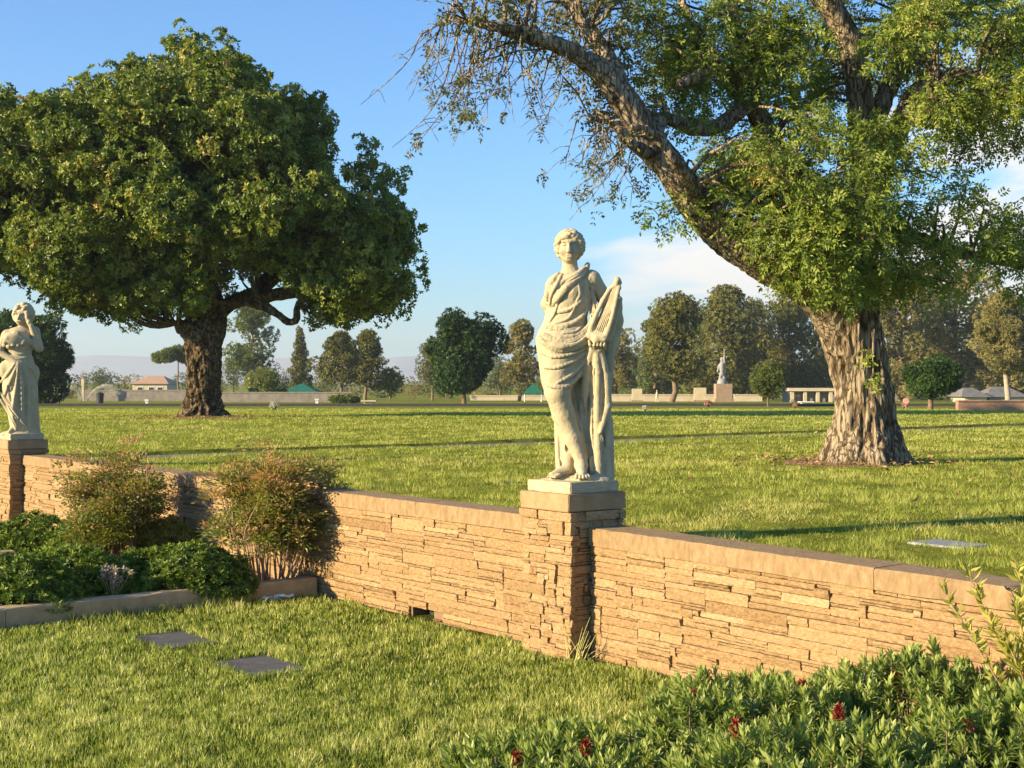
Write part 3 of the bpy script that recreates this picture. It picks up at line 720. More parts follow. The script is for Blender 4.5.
def rosette_shrub(label, pts_uv, seed, nshoot, blooms, hmax):
    """low mass of upright shoots with narrow leaves all round them, some red brush flowers"""
    r = np.random.default_rng(seed)
    (x0, y0, ru, rv) = pts_uv
    c = np.array([x0, y0, 0.0]); u0, v0 = to_uv(x0, y0); root = empty('narrow_leaved_shrub', c, label, 'shrub', 'narrow leaved shrubs at the bottom right')
    a = r.uniform(0, 2 * np.pi, nshoot); q = np.sqrt(r.random(nshoot))
    du, dv = np.cos(a) * q * ru, np.sin(a) * q * rv
    B = c[None] + UDIR[None] * du[:, None] + VDIR[None] * dv[:, None]
    hh = hmax * np.sqrt(np.clip(1 - 0.72 * q ** 2.4, 0.05, 1)) * (0.72 + 0.4 * n2(B[:, 0], B[:, 1], 3.5, seed, 2)) * r.uniform(0.82, 1.1, nshoot)
    tip = B + np.array([0, 0, 1.0]) * hh[:, None]
    out = unit(UDIR[None] * (du / ru)[:, None] + VDIR[None] * (dv / rv)[:, None] + 1e-6) * (q ** 2)[:, None]
    ax = unit(np.array([0, 0, 1.0]) + out * 0.7 + r.normal(0, 0.22, (nshoot, 3)))
    m = 34; t = (np.arange(m) + 0.5) / m
    Ls = r.uniform(0.10, 0.16, nshoot)
    ref = np.array([[1.0, 0, 0]]); A = unit(np.cross(ax, ref)); Bv = np.cross(ax, A)
    ph = np.arange(m)[None] * 2.39996 + r.uniform(0, 6.28, (nshoot, 1))
    th = np.radians(np.interp(t, [0, 0.55, 1], [88, 60, 16]))[None] + r.normal(0, 0.13, (nshoot, m))
    D = ax[:, None] * np.cos(th)[..., None] + (A[:, None] * np.cos(ph)[..., None] + Bv[:, None] * np.sin(ph)[..., None]) * np.sin(th)[..., None]
    P = tip[:, None] - ax[:, None] * (Ls[:, None] * (1 - t)[None])[..., None] + D * 0.004
    nr = ax[:, None] - D * (D * ax[:, None]).sum(-1, keepdims=True) + r.normal(0, 0.15, D.shape)
    k = nshoot * m
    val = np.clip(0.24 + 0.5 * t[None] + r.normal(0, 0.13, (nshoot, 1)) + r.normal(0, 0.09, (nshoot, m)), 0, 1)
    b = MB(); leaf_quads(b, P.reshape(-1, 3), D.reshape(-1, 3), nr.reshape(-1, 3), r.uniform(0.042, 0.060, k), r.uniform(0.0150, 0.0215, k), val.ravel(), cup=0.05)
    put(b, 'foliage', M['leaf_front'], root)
    s = MB()
    for i in range(0, nshoot, 3):
        s.tube([c + (B[i] - c) * 0.45, B[i] + (tip[i] - B[i]) * 0.5, tip[i]], [0.007, 0.005, 0.003], 5)
    put(s, 'stem', M['twig'], root)
    for (pu, pv) in blooms:
        i = int(np.argmin(((B - np.array([pu, pv, 0]))[:, :2] ** 2).sum(1)))
        f = MB(); n = 230; tt = r.random(n)
        ctr = tip[i] + np.array([0, 0, 0.012]) + ax[i] * 0.02
        pp = ctr - ax[i] * 0.055 * tt[:, None]; dd = unit(rdir(r, n) + ax[i] * 0.55)
        leaf_quads(f, pp, dd, rdir(r, n), r.uniform(0.022, 0.038, n), np.full(n, 0.005), r.random(n), cup=0.0)
        put(f, 'flower', M['flower_red'], root)
    return root
# ------------------------------------------------------------------ the two old trees
def smooth_path(pts, n):
    pts = np.asarray(pts, float)
    t = np.concatenate([[0], np.cumsum(np.linalg.norm(np.diff(pts[:, :3], axis=0), axis=1))]); t /= t[-1]
    # Catmull-Rom
    T = np.linspace(0, 1, n); out = []
    P = np.vstack([2 * pts[0] - pts[1], pts, 2 * pts[-1] - pts[-2]])
    for x in T:
        i = min(int(np.searchsorted(t, x, 'right')) - 1, len(pts) - 2); i = max(i, 0)
        f = (x - t[i]) / (t[i + 1] - t[i] + 1e-9)
        a, b_, c, d = P[i], P[i + 1], P[i + 2], P[i + 3]
        out.append(0.5 * (2 * b_ + (c - a) * f + (2 * a - 5 * b_ + 4 * c - d) * f * f + (3 * b_ - a - 3 * c + d) * f ** 3))
    return np.array(out)
def bark_disp(amp, seed, ridges=0.0, zs=0.35, s=6.0, flare=None):
    def f(base, r, th):
        p = base * np.array([s, s, s * zs])
        nn = 1 - np.abs(2 * fbm(p, seed, 3) - 1)                          # ridged
        d = amp * (nn - 0.62) * 2.2 + amp * 0.5 * (vnoise(base * np.array([30, 30, 9.0]), seed + 5) - 0.5)
        if ridges:
            big = fbm(base * np.array([1.6, 1.6, 0.5]), seed + 9, 2) - 0.5
            d = d + ridges * big
        if flare is not None:
            z0, hgt, a, nl = flare
            k = np.clip(1 - (base[..., 2] - z0) / hgt, 0, 1) ** 2
            lob = 0.55 + 0.45 * np.cos(nl * th + seed)[None] + 0.5 * (vnoise(np.stack([np.cos(th) * 2, np.sin(th) * 2, 0 * th], -1), seed)[None] - 0.5)
            d = d + a * k * lob
        return d
    return f
def ridge_val(V, seed, s, zs):
    return np.clip(1 - np.abs(2 * fbm(V * np.array([s, s, s * zs]), seed, 3) - 1) * 1.6, 0, 1)
class Tree:
    def __init__(s, name, base, label, cat='tree', group=None):
        s.root = empty(name, base, label, cat, group); s.wood = MB(); s.samples = []; s.bs = []
    def limb(s, pts, rad, seg=20, n=40, disp=None, seed=0, val=None):
        q = smooth_path(np.hstack([np.asarray(pts, float), np.asarray(rad, float)[:, None]]), n)
        m0 = s.wood.n; k0 = len(s.wood.f)
        s.wood.tube(q[:, :3], np.maximum(q[:, 3], 0.003), seg, 0.5, disp=disp)
        s.samples.append(q)
        return q
    def color_bark(s, seed, sc_, zs):
        V = np.vstack(s.wood.v)
        out = []
        for f in s.wood.f:
            out.append(np.clip(ridge_val(V[f].mean(1), seed, sc_, zs), 0, 1))
        s.wood.attr = out
    def nearest(s, p, rmax=9.0, zbelow=True):
        A = np.vstack(s.samples)
        d = np.linalg.norm(A[:, :3] - p, axis=1) + np.where(A[:, 2] > p[2] + 0.2, 0.6, 0) + np.where(A[:, 3] > rmax, 50, 0)
        return A[int(np.argmin(d))]

def big_left_tree():
    r = np.random.default_rng(31); Y = 43.0
    base = gpos(202, Y); base[2] -= 0.05
    t = Tree('round_crowned_tree', base, 'old broad tree with a dense round crown and knobbly trunk, left of the middle')
    p = lambda x, y, dy=0.0: at(x, y, Y + dy)
    pr = lambda w: w / F * Y
    t.limb([p(203, 419), p(203, 405), p(204, 380), p(204, 350), p(205, 330), p(206, 312), p(203, 292), p(198, 262), p(196, 225), p(200, 175)],
           [pr(19.5), pr(16), pr(15), pr(15.5), pr(17), pr(15.5), pr(13), pr(11), pr(8), pr(4)], 120, 240,
           bark_disp(0.13, 3, 0.22, 0.6, 5.0, (base[2], 1.0, 0.28, 5)))
    # the broken knob on the trunk's left side
    t.limb([p(200, 338, -.3), p(189, 330, -.4), p(181, 326, -.45), p(177, 323, -.45)], [pr(11), pr(9.5), pr(7), pr(4.5)], 28, 24, bark_disp(0.06, 8, 0.1, 1.0, 4))
    L = lambda pts, rad, **k: t.limb([p(*q) for q in pts], [pr(q) for q in rad], 18, 36, bark_disp(0.03, 5, 0.06, 0.5, 4))
    L([(212, 322), (226, 306, .3), (246, 297, .3), (262, 288, .6), (292, 262, .8), (330, 235, .5), (365, 215, 0)], [10, 7.5, 6.5, 6, 5, 4, 2])
    L([(222, 306), (243, 301, -.6), (262, 305, -1), (276, 313, -1.2), (288, 322, -1.3), (296, 320, -1.3), (298, 306, -1.2), (306, 290, -1)], [6.5, 5, 4.4, 3.8, 3.2, 2.8, 2.2, 1.5])
    L([(262, 297, .3), (280, 294, .2), (310, 291, 0), (340, 288, -.4), (372, 280, -.6)], [6.5, 5.5, 4.2, 3, 1.5])
    L([(200, 312), (180, 288, .4), (150, 262, .2), (112, 235, 0), (70, 215, -.4), (25, 205, -.4)], [13, 9, 7.5, 6, 4.5, 2])
    L([(197, 280), (172, 235, -1.4), (140, 185, -2.4), (112, 140, -3)], [9, 7, 5, 2])
    L([(197, 265), (215, 215, 1.5), (240, 160, 2.5), (262, 110, 3)], [9, 7, 5, 2])
    L([(200, 275), (225, 225, -1.5), (255, 175, -2.8), (285, 135, -3.4)], [8, 6, 4.5, 2])
    L([(198, 285), (165, 255, 1.8), (125, 210, 3.2), (85, 165, 4)], [8, 6, 4.5, 2])
    L([(203, 190), (195, 140, .4), (190, 95, .6), (198, 60, .4)], [6, 5, 3.5, 1.5])
    L([(262, 285), (300, 240, 2), (330, 200, 3.2)], [6, 4.5, 2])
    bl = [(198, 120, 72, 48, 4.0), (112, 156, 80, 54, 4.4), (45, 190, 76, 80, 4.2), (265, 150, 66, 56, 4.4), (335, 206, 60, 64, 3.6), (362, 258, 36, 44, 2.6),
          (205, 180, 120, 95, 5.6), (118, 235, 86, 58, 4.4), (285, 235, 92, 52, 4.2), (12, 156, 44, 40, 2.6), (-45, 215, 70, 80, 3.4), (60, 265, 60, 34, 3.0), (354, 284, 32, 26, 2.4), (205, 262, 62, 34, 3.0), (135, 277, 34, 26, 2.4), (196, 76, 34, 18, 2.2), (148, 112, 44, 32, 3.0), (240, 102, 36, 22, 2.2), (85, 118, 42, 28, 2.4)]
    b = MB(); tot = sum(q[2] * q[3] for q in bl); CL = []
    for (x, y, rx, ry, dep) in bl:                                        # every bough carries its own rounded head of leaf
        n = int(150 * rx * ry / tot * 2.0) + 3
        P, D = shell_points(r, n, p(x, y), (pr(rx) * 0.83, dep * 0.86, pr(ry) * 0.80), 0.66)
        for q, d in zip(P, D):
            R_ = r.uniform(0.55, 1.15); k = int(6 + 9 * R_); e_ = unit(rdir(r, k) + d * 0.75); R2 = np.array([R_, R_, R_ * 0.72]) * r.uniform(0.8, 1.0, (k, 1))
            CL.append(np.hstack([q + e_ * R2, e_]))
    CL = np.vstack(CL); keep = CL[:, 2] > CAMZ + (HOR - 316) / F * Y
    keep &= ~((np.abs(CL[:, 0] - p(243, 285)[0]) < 0.85) & (CL[:, 2] < p(243, 272)[2]))
    CL = CL[keep]
    for c in CL[r.random(len(CL)) < 0.16]:
        s = t.nearest(c[:3], 0.45); t_ = np.linspace(0, 1, 7)[:, None]
        t.wood.tube(s[:3] + (c[:3] - s[:3]) * t_ + np.array([0, 0, -0.25]) * np.sin(t_ * np.pi), np.linspace(min(s[3] * 0.6, 0.07), 0.012, 7), 6)
    hp = 3; HD = np.repeat(CL, hp, 0); HD[:, :3] += np.clip(r.normal(0, 1, (len(HD), 3)), -1.5, 1.5) * np.array([0.26, 0.26, 0.22])
    per = 9; n = len(HD) * per                                            # tight heads of short leaves
    sd = unit(rdir(r, n) + np.repeat(HD[:, 3:], per, 0) * 0.5 + np.array([0, 0, 0.15]))
    ctr = np.repeat(HD[:, :3], per, 0) + sd * (r.uniform(0.13, 0.24, (len(HD), 1)).repeat(per, 0))
    out = sd
    # lower fringe hangs in irregular tufts
    val = np.clip(0.44 + np.repeat(r.normal(0, 0.15, len(HD)), per) + r.normal(0, 0.07, n), 0, 0.88)
    val = np.where(np.repeat(r.random(len(HD)) < 0.025, per) & (r.random(n) < 0.7), 0.99, val)
    rosettes(b, r, ctr, out + r.normal(0, 0.2, (n, 3)), 6, 0.145, 0.072, val, (48, 98))
    t.color_bark(3, 5.0, 0.6)
    put(t.wood, 'trunk', M['bark_dark'], t.root, True)
    put(b, 'crown', M['leaf_big'], t.root)
    return base

def pinnate(b, r, ctr, ax, npair, L, lw, ll, val, droop=0.25):
    """compound leaves: leaflets in pairs along a curved stalk"""
    n = len(ctr); ax = unit(ax); side = unit(np.cross(ax, np.array([0, 0, 0.7]) + r.normal(0, 0.8, (n, 3)))); up = np.cross(side, ax)
    m = npair * 2 + 1; t = np.append(np.repeat(np.linspace(0.22, 0.95, npair), 2), 1.0); sg = np.append(np.tile([1.0, -1.0], npair), 0)
    Lb = L * r.uniform(0.7, 1.2, n)
    P = ctr[:, None] + ax[:, None] * (Lb[:, None] * t[None])[..., None] + np.array([0, 0, -1.0]) * (droop * Lb[:, None] * t[None] ** 2)[..., None]
    D = ax[:, None] * np.where(sg == 0, 1.0, 0.55)[None, :, None] + side[:, None] * sg[None, :, None] + np.array([0, 0, -0.35]) + r.normal(0, 0.2, (n, m, 3))
    N_ = up[:, None] + r.normal(0, 0.6, (n, m, 3)); k = n * m
    v = np.clip(np.repeat(np.asarray(val)[:, None], m, 1) + r.normal(0, 0.07, (n, m)), 0, 1).ravel()
    leaf_quads(b, P.reshape(-1, 3), D.reshape(-1, 3), N_.reshape(-1, 3), ll * r.uniform(0.7, 1.2, k), lw * r.uniform(0.8, 1.2, k), v, cup=0.06)

def big_right_tree():
    r = np.random.default_rng(41); Y = 19.0
    base = gpos(864, Y); base[2] -= 0.05
    t = Tree('leaning_old_tree', base, 'large old tree with a thick furrowed trunk and a long limb leaning left')
    p = lambda x, y, dy=0.0: at(x, y, Y + dy)
    pr = lambda w: w / F * Y
    t.limb([p(866, 464), p(866, 455), p(866, 440), p(865, 420), p(864, 395), p(860, 365), p(852, 335), p(843, 312), p(832, 296), p(820, 284)],
           [pr(39), pr(36), pr(31.5), pr(27.5), pr(25), pr(24), pr(26), pr(26.5), pr(22), pr(17)], 220, 260,
           bark_disp(0.066, 2, 0.15, 0.15, 10.0, (base[2], 0.7, 0.12, 6)))
    D = bark_disp(0.035, 6, 0.05, 0.2, 11)
    def L(pts, rad, seg=20, n=44, disp=D): return t.limb([p(*q) for q in pts], [pr(q) for q in rad], seg, n, disp)
    # the long left limb
    L([(846, 335), (826, 302, -.2), (800, 282, -.5), (764, 262, -.8), (724, 234, -1), (694, 202, -1.1), (668, 165, -1.2), (646, 138, -1.2), (628, 106, -1.3), (604, 76, -1.4), (572, 52, -1.6), (536, 38, -1.8), (500, 28, -2), (466, 20, -2)],
      [22, 20, 18, 17, 16, 15, 13.5, 13, 11.5, 9, 7, 6, 4, 2], 40, 130)
    L([(628, 106, -1.3), (608, 60, -1.0), (580, 20, -.8), (548, -20, -.6)], [9, 7, 5, 3])
    L([(655, 150, -1.2), (662, 118, -.8), (690, 128, -.6), (718, 126, -.4), (742, 108, -.2), (752, 92, 0), (738, 60, .2), (734, 20, .4), (724, -30, .4)], [6, 5.5, 5, 5, 6, 6.5, 6, 5, 3])
    L([(752, 92, 0), (720, 70, -.4), (696, 78, -.7), (680, 84, -.9)], [5, 4.5, 4, 2.5])
    L([(744, 104, 0), (714, 60, .5), (690, 22, .8), (676, -15, 1)], [6, 5, 4, 2.5])
    # upright limbs behind the hanging foliage
    L([(852, 325), (856, 280, .4), (862, 225, .7), (864, 160, .8), (860, 104, .8), (856, 74, .7), (848, 38, .6), (834, 12, .5), (812, -12, .4)], [25, 20, 16, 13.5, 12, 11, 10.5, 10, 8.5], 36, 90)
    L([(848, 315), (822, 250, .2), (790, 180, .3), (764, 128, .1), (750, 96, 0)], [16, 13, 11, 10, 8])
    L([(862, 215, .7), (884, 160, .4), (906, 112, .2), (926, 86, .2), (968, 78, .3), (1004, 92, .2), (1045, 98, 0)], [12, 10, 9, 8, 6.5, 6, 5])
    L([(906, 112, .2), (918, 120, -.2), (928, 108, -.3), (938, 82, -.4)], [6.5, 6, 5.5, 4])
    L([(864, 150, .8), (900, 60, 1.2), (930, 0, 1.4), (960, -60, 1.6)], [10, 8, 7, 4])
    L([(858, 250, .5), (900, 235, .8), (950, 250, .6), (1010, 262, .4), (1060, 268, .2)], [9, 7, 5, 4, 2.5])
    L([(700, 205, -1.1), (680, 170, -1.9), (650, 132, -2.2), (630, 128, -2.4)], [5, 4, 3, 1.5])
    L([(660, 158, -1.2), (634, 146, -1.6), (612, 122, -1.8), (590, 118, -1.9)], [5, 4, 3, 1.5])
    # foliage regions: x, y, rx, ry, depth shift, depth radius, clusters, kind (0 fresh, 1 dry)
    R = [(806, 190, 70, 80, -1.5, .8, 52, 0), (770, 140, 60, 60, .4, 1.0, 32, 0), (835, 246, 58, 48, -1.4, .7, 32, 0), (750, 170, 40, 42, 0.0, .6, 14, 0), (870, 175, 42, 62, -.4, .9, 20, 0),
         (905, 258, 60, 48, -.3, 1.0, 21, 0), (975, 240, 62, 54, -.2, 1.2, 17, 0), (960, 205, 52, 28, .2, 1.0, 9, 0), (1030, 230, 50, 70, 0, 1.2, 13, 0),
         (705, 150, 34, 46, -.5, .4, 9, 0), (668, 205, 18, 22, -1.2, .4, 4, 0), (708, 252, 12, 12, -.9, .3, 2, 0),
         (960, 45, 100, 50, 1.4, 1.6, 66, 0), (955, 92, 52, 26, -.5, .5, 16, 0), (760, 62, 60, 40, -.2, .5, 15, 0), (690, 40, 50, 44, -.1, .6, 14, 0), (930, 28, 42, 38, -.8, .8, 16, 0), (1005, 110, 60, 36, .4, 1.4, 28, 0), (795, 50, 60, 66, 1.9, 1.2, 34, 0), (720, 50, 72, 60, .6, 1.4, 36, 0), (835, -66, 190, 46, .5, 2.2, 66, 0),
         (665, 50, 52, 56, -.2, 1.0, 26, 0), (600, 40, 50, 46, -.3, .9, 20, 1), (560, 14, 48, 26, -1.0, .8, 11, 1), (622, 140, 30, 34, -.7, .5, 8, 1), (590, -20, 110, 40, -.6, 1.6, 28, 1),
         (500, 20, 40, 26, -1.7, .7, 7, 1), (466, 16, 28, 18, -1.9, .5, 4, 1), (600, 100, 36, 30, -.6, .5, 8, 1)]
    fresh, dry = MB(), MB()
    for (x, y, rx, ry, dy, dr, nc, kind) in R:
        for k in range(nc):
            c, d = shell_points(r, 1, p(x, y, dy), (pr(rx) * 1.06, dr, pr(ry) * 1.06), 0.25); c, d = c[0], d[0]
            if vnoise(c * 1.5, 19) < 0.36: continue
            s = t.nearest(c, 0.30); tt = np.linspace(0, 1, 8)[:, None]
            pts = s[:3] + (c - s[:3]) * tt + np.array([0, 0, 0.16]) * np.sin(tt * np.pi) + np.vstack([np.zeros(3), np.cumsum(r.normal(0, 0.02, (6, 3)), 0), np.zeros(3)])
            t.wood.tube(pts, np.linspace(min(s[3] * 0.5, 0.030), 0.006, 8), 6)
            tw = int(r.integers(32, 50)) if kind == 0 else int(r.integers(12, 24))
            cc = c + np.clip(r.normal(0, 1, (tw, 3)), -1.7, 1.7) * np.array([0.15, 0.15, 0.125]) * r.uniform(0.8, 1.35)
            ax = unit(cc - c + d * 0.08 + r.normal(0, 0.07, (tw, 3)) + np.array([0, 0, -0.02]))
            cc = c + (cc - c) * 0.8
            v = np.clip(r.normal(0.45 if kind == 0 else 0.5, 0.14) + r.normal(0, 0.1, tw), 0, 0.93)
            if r.random() < 0.05: v = np.clip(v + 0.4, 0, 1)
            pinnate(fresh if kind == 0 else dry, r, cc, ax, 4, 0.17, 0.028, 0.072, v, 0.3)
            if kind == 0 or r.random() < 0.5:
                for q in range(3):
                    j = r.integers(tw); t.wood.tube([c, (c + cc[j]) / 2 + r.normal(0, 0.02, 3), cc[j]], [0.006, 0.004, 0.003], 4, cap=False)
    # bare hanging twigs at the limb's end and under it
    def hang(x, y, dy, L_, n, sx):
        for k in range(n):
            o = p(x + r.normal(0, sx), y + r.normal(0, 6), dy + r.normal(0, .3))
            s = t.nearest(o, 0.2); d = np.array([r.normal(-0.12, 0.34), r.normal(0, 0.3), -1.0]); ln = L_ * r.uniform(0.5, 1.15); tt = np.linspace(0, 1, 10)[:, None]
            sw = np.array([r.normal(-0.2, 0.35), r.normal(0, 0.2), 0]) * ln
            pts = o + d * ln * tt + sw * tt ** 2 + np.cumsum(r.normal(0, 0.008, (10, 3)), 0)
            t.wood.tube(np.vstack([s[:3], (s[:3] + o) / 2 + np.array([0, 0, 0.06]), pts]), np.linspace(0.012, 0.003, 12), 5, cap=False)
            for q in range(int(r.integers(2, 6))):
                i = int(r.integers(2, 9)); e_ = pts[i] + np.array([r.normal(-0.05, 0.2), r.normal(0, 0.15), r.uniform(-0.32, 0.02)]) * r.uniform(0.5, 1.1)
                t.wood.tube([pts[i], (pts[i] + e_) / 2 + np.array([0, 0, 0.035]), e_], [0.005, 0.004, 0.0025], 4, cap=False)
                if r.random() < 0.33:
                    nn = int(r.integers(2, 6)); v = np.clip(r.normal(0.55, 0.2, nn), 0, 1)
                    pinnate(dry, r, np.repeat(e_[None], nn, 0) + r.normal(0, 0.02, (nn, 3)), rdir(r, nn) + np.array([0, 0, -0.4]), 3, 0.12, 0.026, 0.06, v)
    hang(458, 28, -1.9, 0.9, 9, 14); hang(500, 40, -1.8, 1.2, 13, 18); hang(470, 60, -1.9, 0.9, 7, 18); hang(595, 125, -1.7, 0.8, 10, 12); hang(620, 145, -1.5, 0.6, 7, 12); hang(560, 60, -1.6, 0.7, 6, 20); hang(452, 5, -2, 0.6, 6, 10)
    # small sprouts on the trunk
    for (x, y, dy) in ((868, 358, -.43), (874, 383, -.40)):
        n = 16; c = p(x, y, dy); pinnate(fresh, r, np.repeat(c[None], n, 0) + r.normal(0, 0.05, (n, 3)), rdir(r, n) + np.array([-0.3, -0.7, 0.2]), 3, 0.09, 0.025, 0.055, np.clip(r.normal(0.75, 0.1, n), 0, 0.9))
    t.color_bark(2, 10.0, 0.15)
    put(t.wood, 'trunk', M['bark'], t.root, True)
    put(fresh, 'crown', M['leaf_ash'], t.root)
    put(dry, 'thin_foliage', M['leaf_dry'], t.root)
    return base

# ------------------------------------------------------------------ trees far across the grounds
def far_tree(name, label, px, Y, ytop, w, kind, mat, seed, group='trees across the grounds', bark='bark_far', crown_low=0.2, n=2600, lean=0.0, leaf=None, trunk_w=None):
    """px, ytop, w: column of the foot, row of the top and width in the photo, turned into metres at depth Y"""
    r = np.random.default_rng(seed)
    base = gpos(px, Y); top = at(px, ytop, Y)[2]; H = top - base[2]; W = w / F * Y
    root = empty(name, base, label, 'tree', group)
    wd = MB(); b = MB()
    tr = (trunk_w / F * Y / 2) if trunk_w else 0.02 * H
    ax = base + np.array([lean * H, 0, H * 0.96])
    tt = np.linspace(0, 1, 10)[:, None]
    wob = np.cumsum(r.normal(0, 0.012 * H, (10, 3)), 0) * np.array([1, 1, 0])
    trunk = base + (ax - base) * tt + wob - np.array([0, 0, 0.1]) * (1 - tt)
    wd.tube(trunk, np.linspace(tr * 1.25, tr * 0.12, 10), 10)
    zc = lambda k: trunk[min(int(k * 9), 9)]
    lobes = []
    if kind == 'cone':
        for k in range(34):
            z = crown_low + (1 - crown_low) * (k + 0.5) / 34; a = k * 2.4; q = (1 - z) / (1 - crown_low)
            rad = W / 2 * (0.18 + 0.82 * q ** 0.8) * r.uniform(0.7, 1.05)
            c = zc(z) + np.array([math.cos(a), math.sin(a), 0]) * rad * 0.6; c[2] = base[2] + z * H
            lobes.append((c, np.array([rad * 0.55, rad * 0.55, 0.055 * H])))
    elif kind == 'pine':
        for k in range(64):
            z = crown_low + (1 - crown_low) * r.random() ** 0.9; q = (z - crown_low) / (1 - crown_low); a = r.uniform(0, 6.28)
            prof = math.sin(math.pi * min(1, 0.16 + 0.84 * q ** 0.75)) ** 0.7
            rad = W / 2 * prof * r.uniform(0.3, 1.1) * (1 + 0.18 * math.sin(a * 2 + seed) + 0.15 * math.sin(z * 17 + seed))
            c = zc(z) + np.array([math.cos(a), math.sin(a), 0]) * rad * 0.85; c[2] = base[2] + z * H * 0.96
            lobes.append((c, np.array([0.15, 0.15, 0.11]) * W * r.uniform(0.7, 1.35)))
        lobes.append((np.array([ax[0], ax[1], base[2] + 0.95 * H]), np.array([0.12, 0.12, 0.09]) * W))
    elif kind == 'round':
        for k in range(40):
            d = rdir(r, 1)[0]; q = r.uniform(0.45, 0.95) * (1 + 0.14 * math.sin(3 * math.atan2(d[2], d[0]) + seed))
            zc_ = base[2] + H * (crown_low + (1 - crown_low) / 2)
            c = np.array([base[0] + lean * H * 0.6, base[1], zc_]) + d * q * np.array([W / 2, W / 2, H * (1 - crown_low) / 2]) * 0.82
            lobes.append((c, np.array([0.17, 0.17, 0.17 * H * (1 - crown_low) / W]) * W * r.uniform(0.6, 1.3)))
    elif kind == 'euc':
        for k in range(52):
            z = crown_low + (1 - crown_low) * r.random(); q = (z - crown_low) / (1 - crown_low); a = r.uniform(0, 6.28)
            rad = W / 2 * math.sin(math.pi * (0.15 + 0.8 * q)) ** 0.6 * r.uniform(0.2, 0.9)
            c = zc(z) + np.array([math.cos(a), math.sin(a), 0]) * rad; c[2] = base[2] + z * H
            lobes.append((c, np.array([0.12 * W, 0.12 * W, 0.075 * H]) * r.uniform(0.7, 1.3)))
    elif kind == 'umbrella':
        for k in range(20):
            a = r.uniform(0, 6.28); q = math.sqrt(r.random())
            c = np.array([base[0] + math.cos(a) * q * W * 0.42, base[1] + math.sin(a) * q * W * 0.42, base[2] + H * (0.80 + 0.12 * (1 - q))])
            lobes.append((c, np.array([0.16 * W, 0.16 * W, 0.09 * H])))
    ls = (leaf or (W * H) ** 0.5 * 0.030) * 1.05; n = int(n * 11.0)
    tot = sum(l[1][0] * l[1][2] for l in lobes)
    for c, rad in lobes:
        m = max(6, int(n / 9 * rad[0] * rad[2] / tot)); P, D = shell_points(r, m, c, rad, 0.7)
        v = np.clip(r.normal(0.45, 0.16) + r.normal(0, 0.14, m), 0, 1)
        if kind == 'euc': axv = D * 0.8 + np.array([0, 0, -0.1]) + r.normal(0, 0.5, (m, 3))
        else: axv = D + np.array([0, 0, 0.1]) + r.normal(0, 0.25, (m, 3))
        rosettes(b, r, P, axv, 9, ls, ls * 0.36, v, (25, 95))
        s = trunk[np.argmin(np.abs(trunk[:, 2] - (c[2] - 0.12 * np.hypot(*(c[:2] - base[:2]))) ))]
        if np.linalg.norm(c - s) > 0.06 * H: wd.tube([s, (s + c) / 2 + np.array([0, 0, 0.01 * H]), c], [tr * 0.4, tr * 0.28, tr * 0.1], 5, cap=False)
    put(wd, 'trunk', M[bark], root, True)
    put(b, 'crown', M[mat], root)
    return root
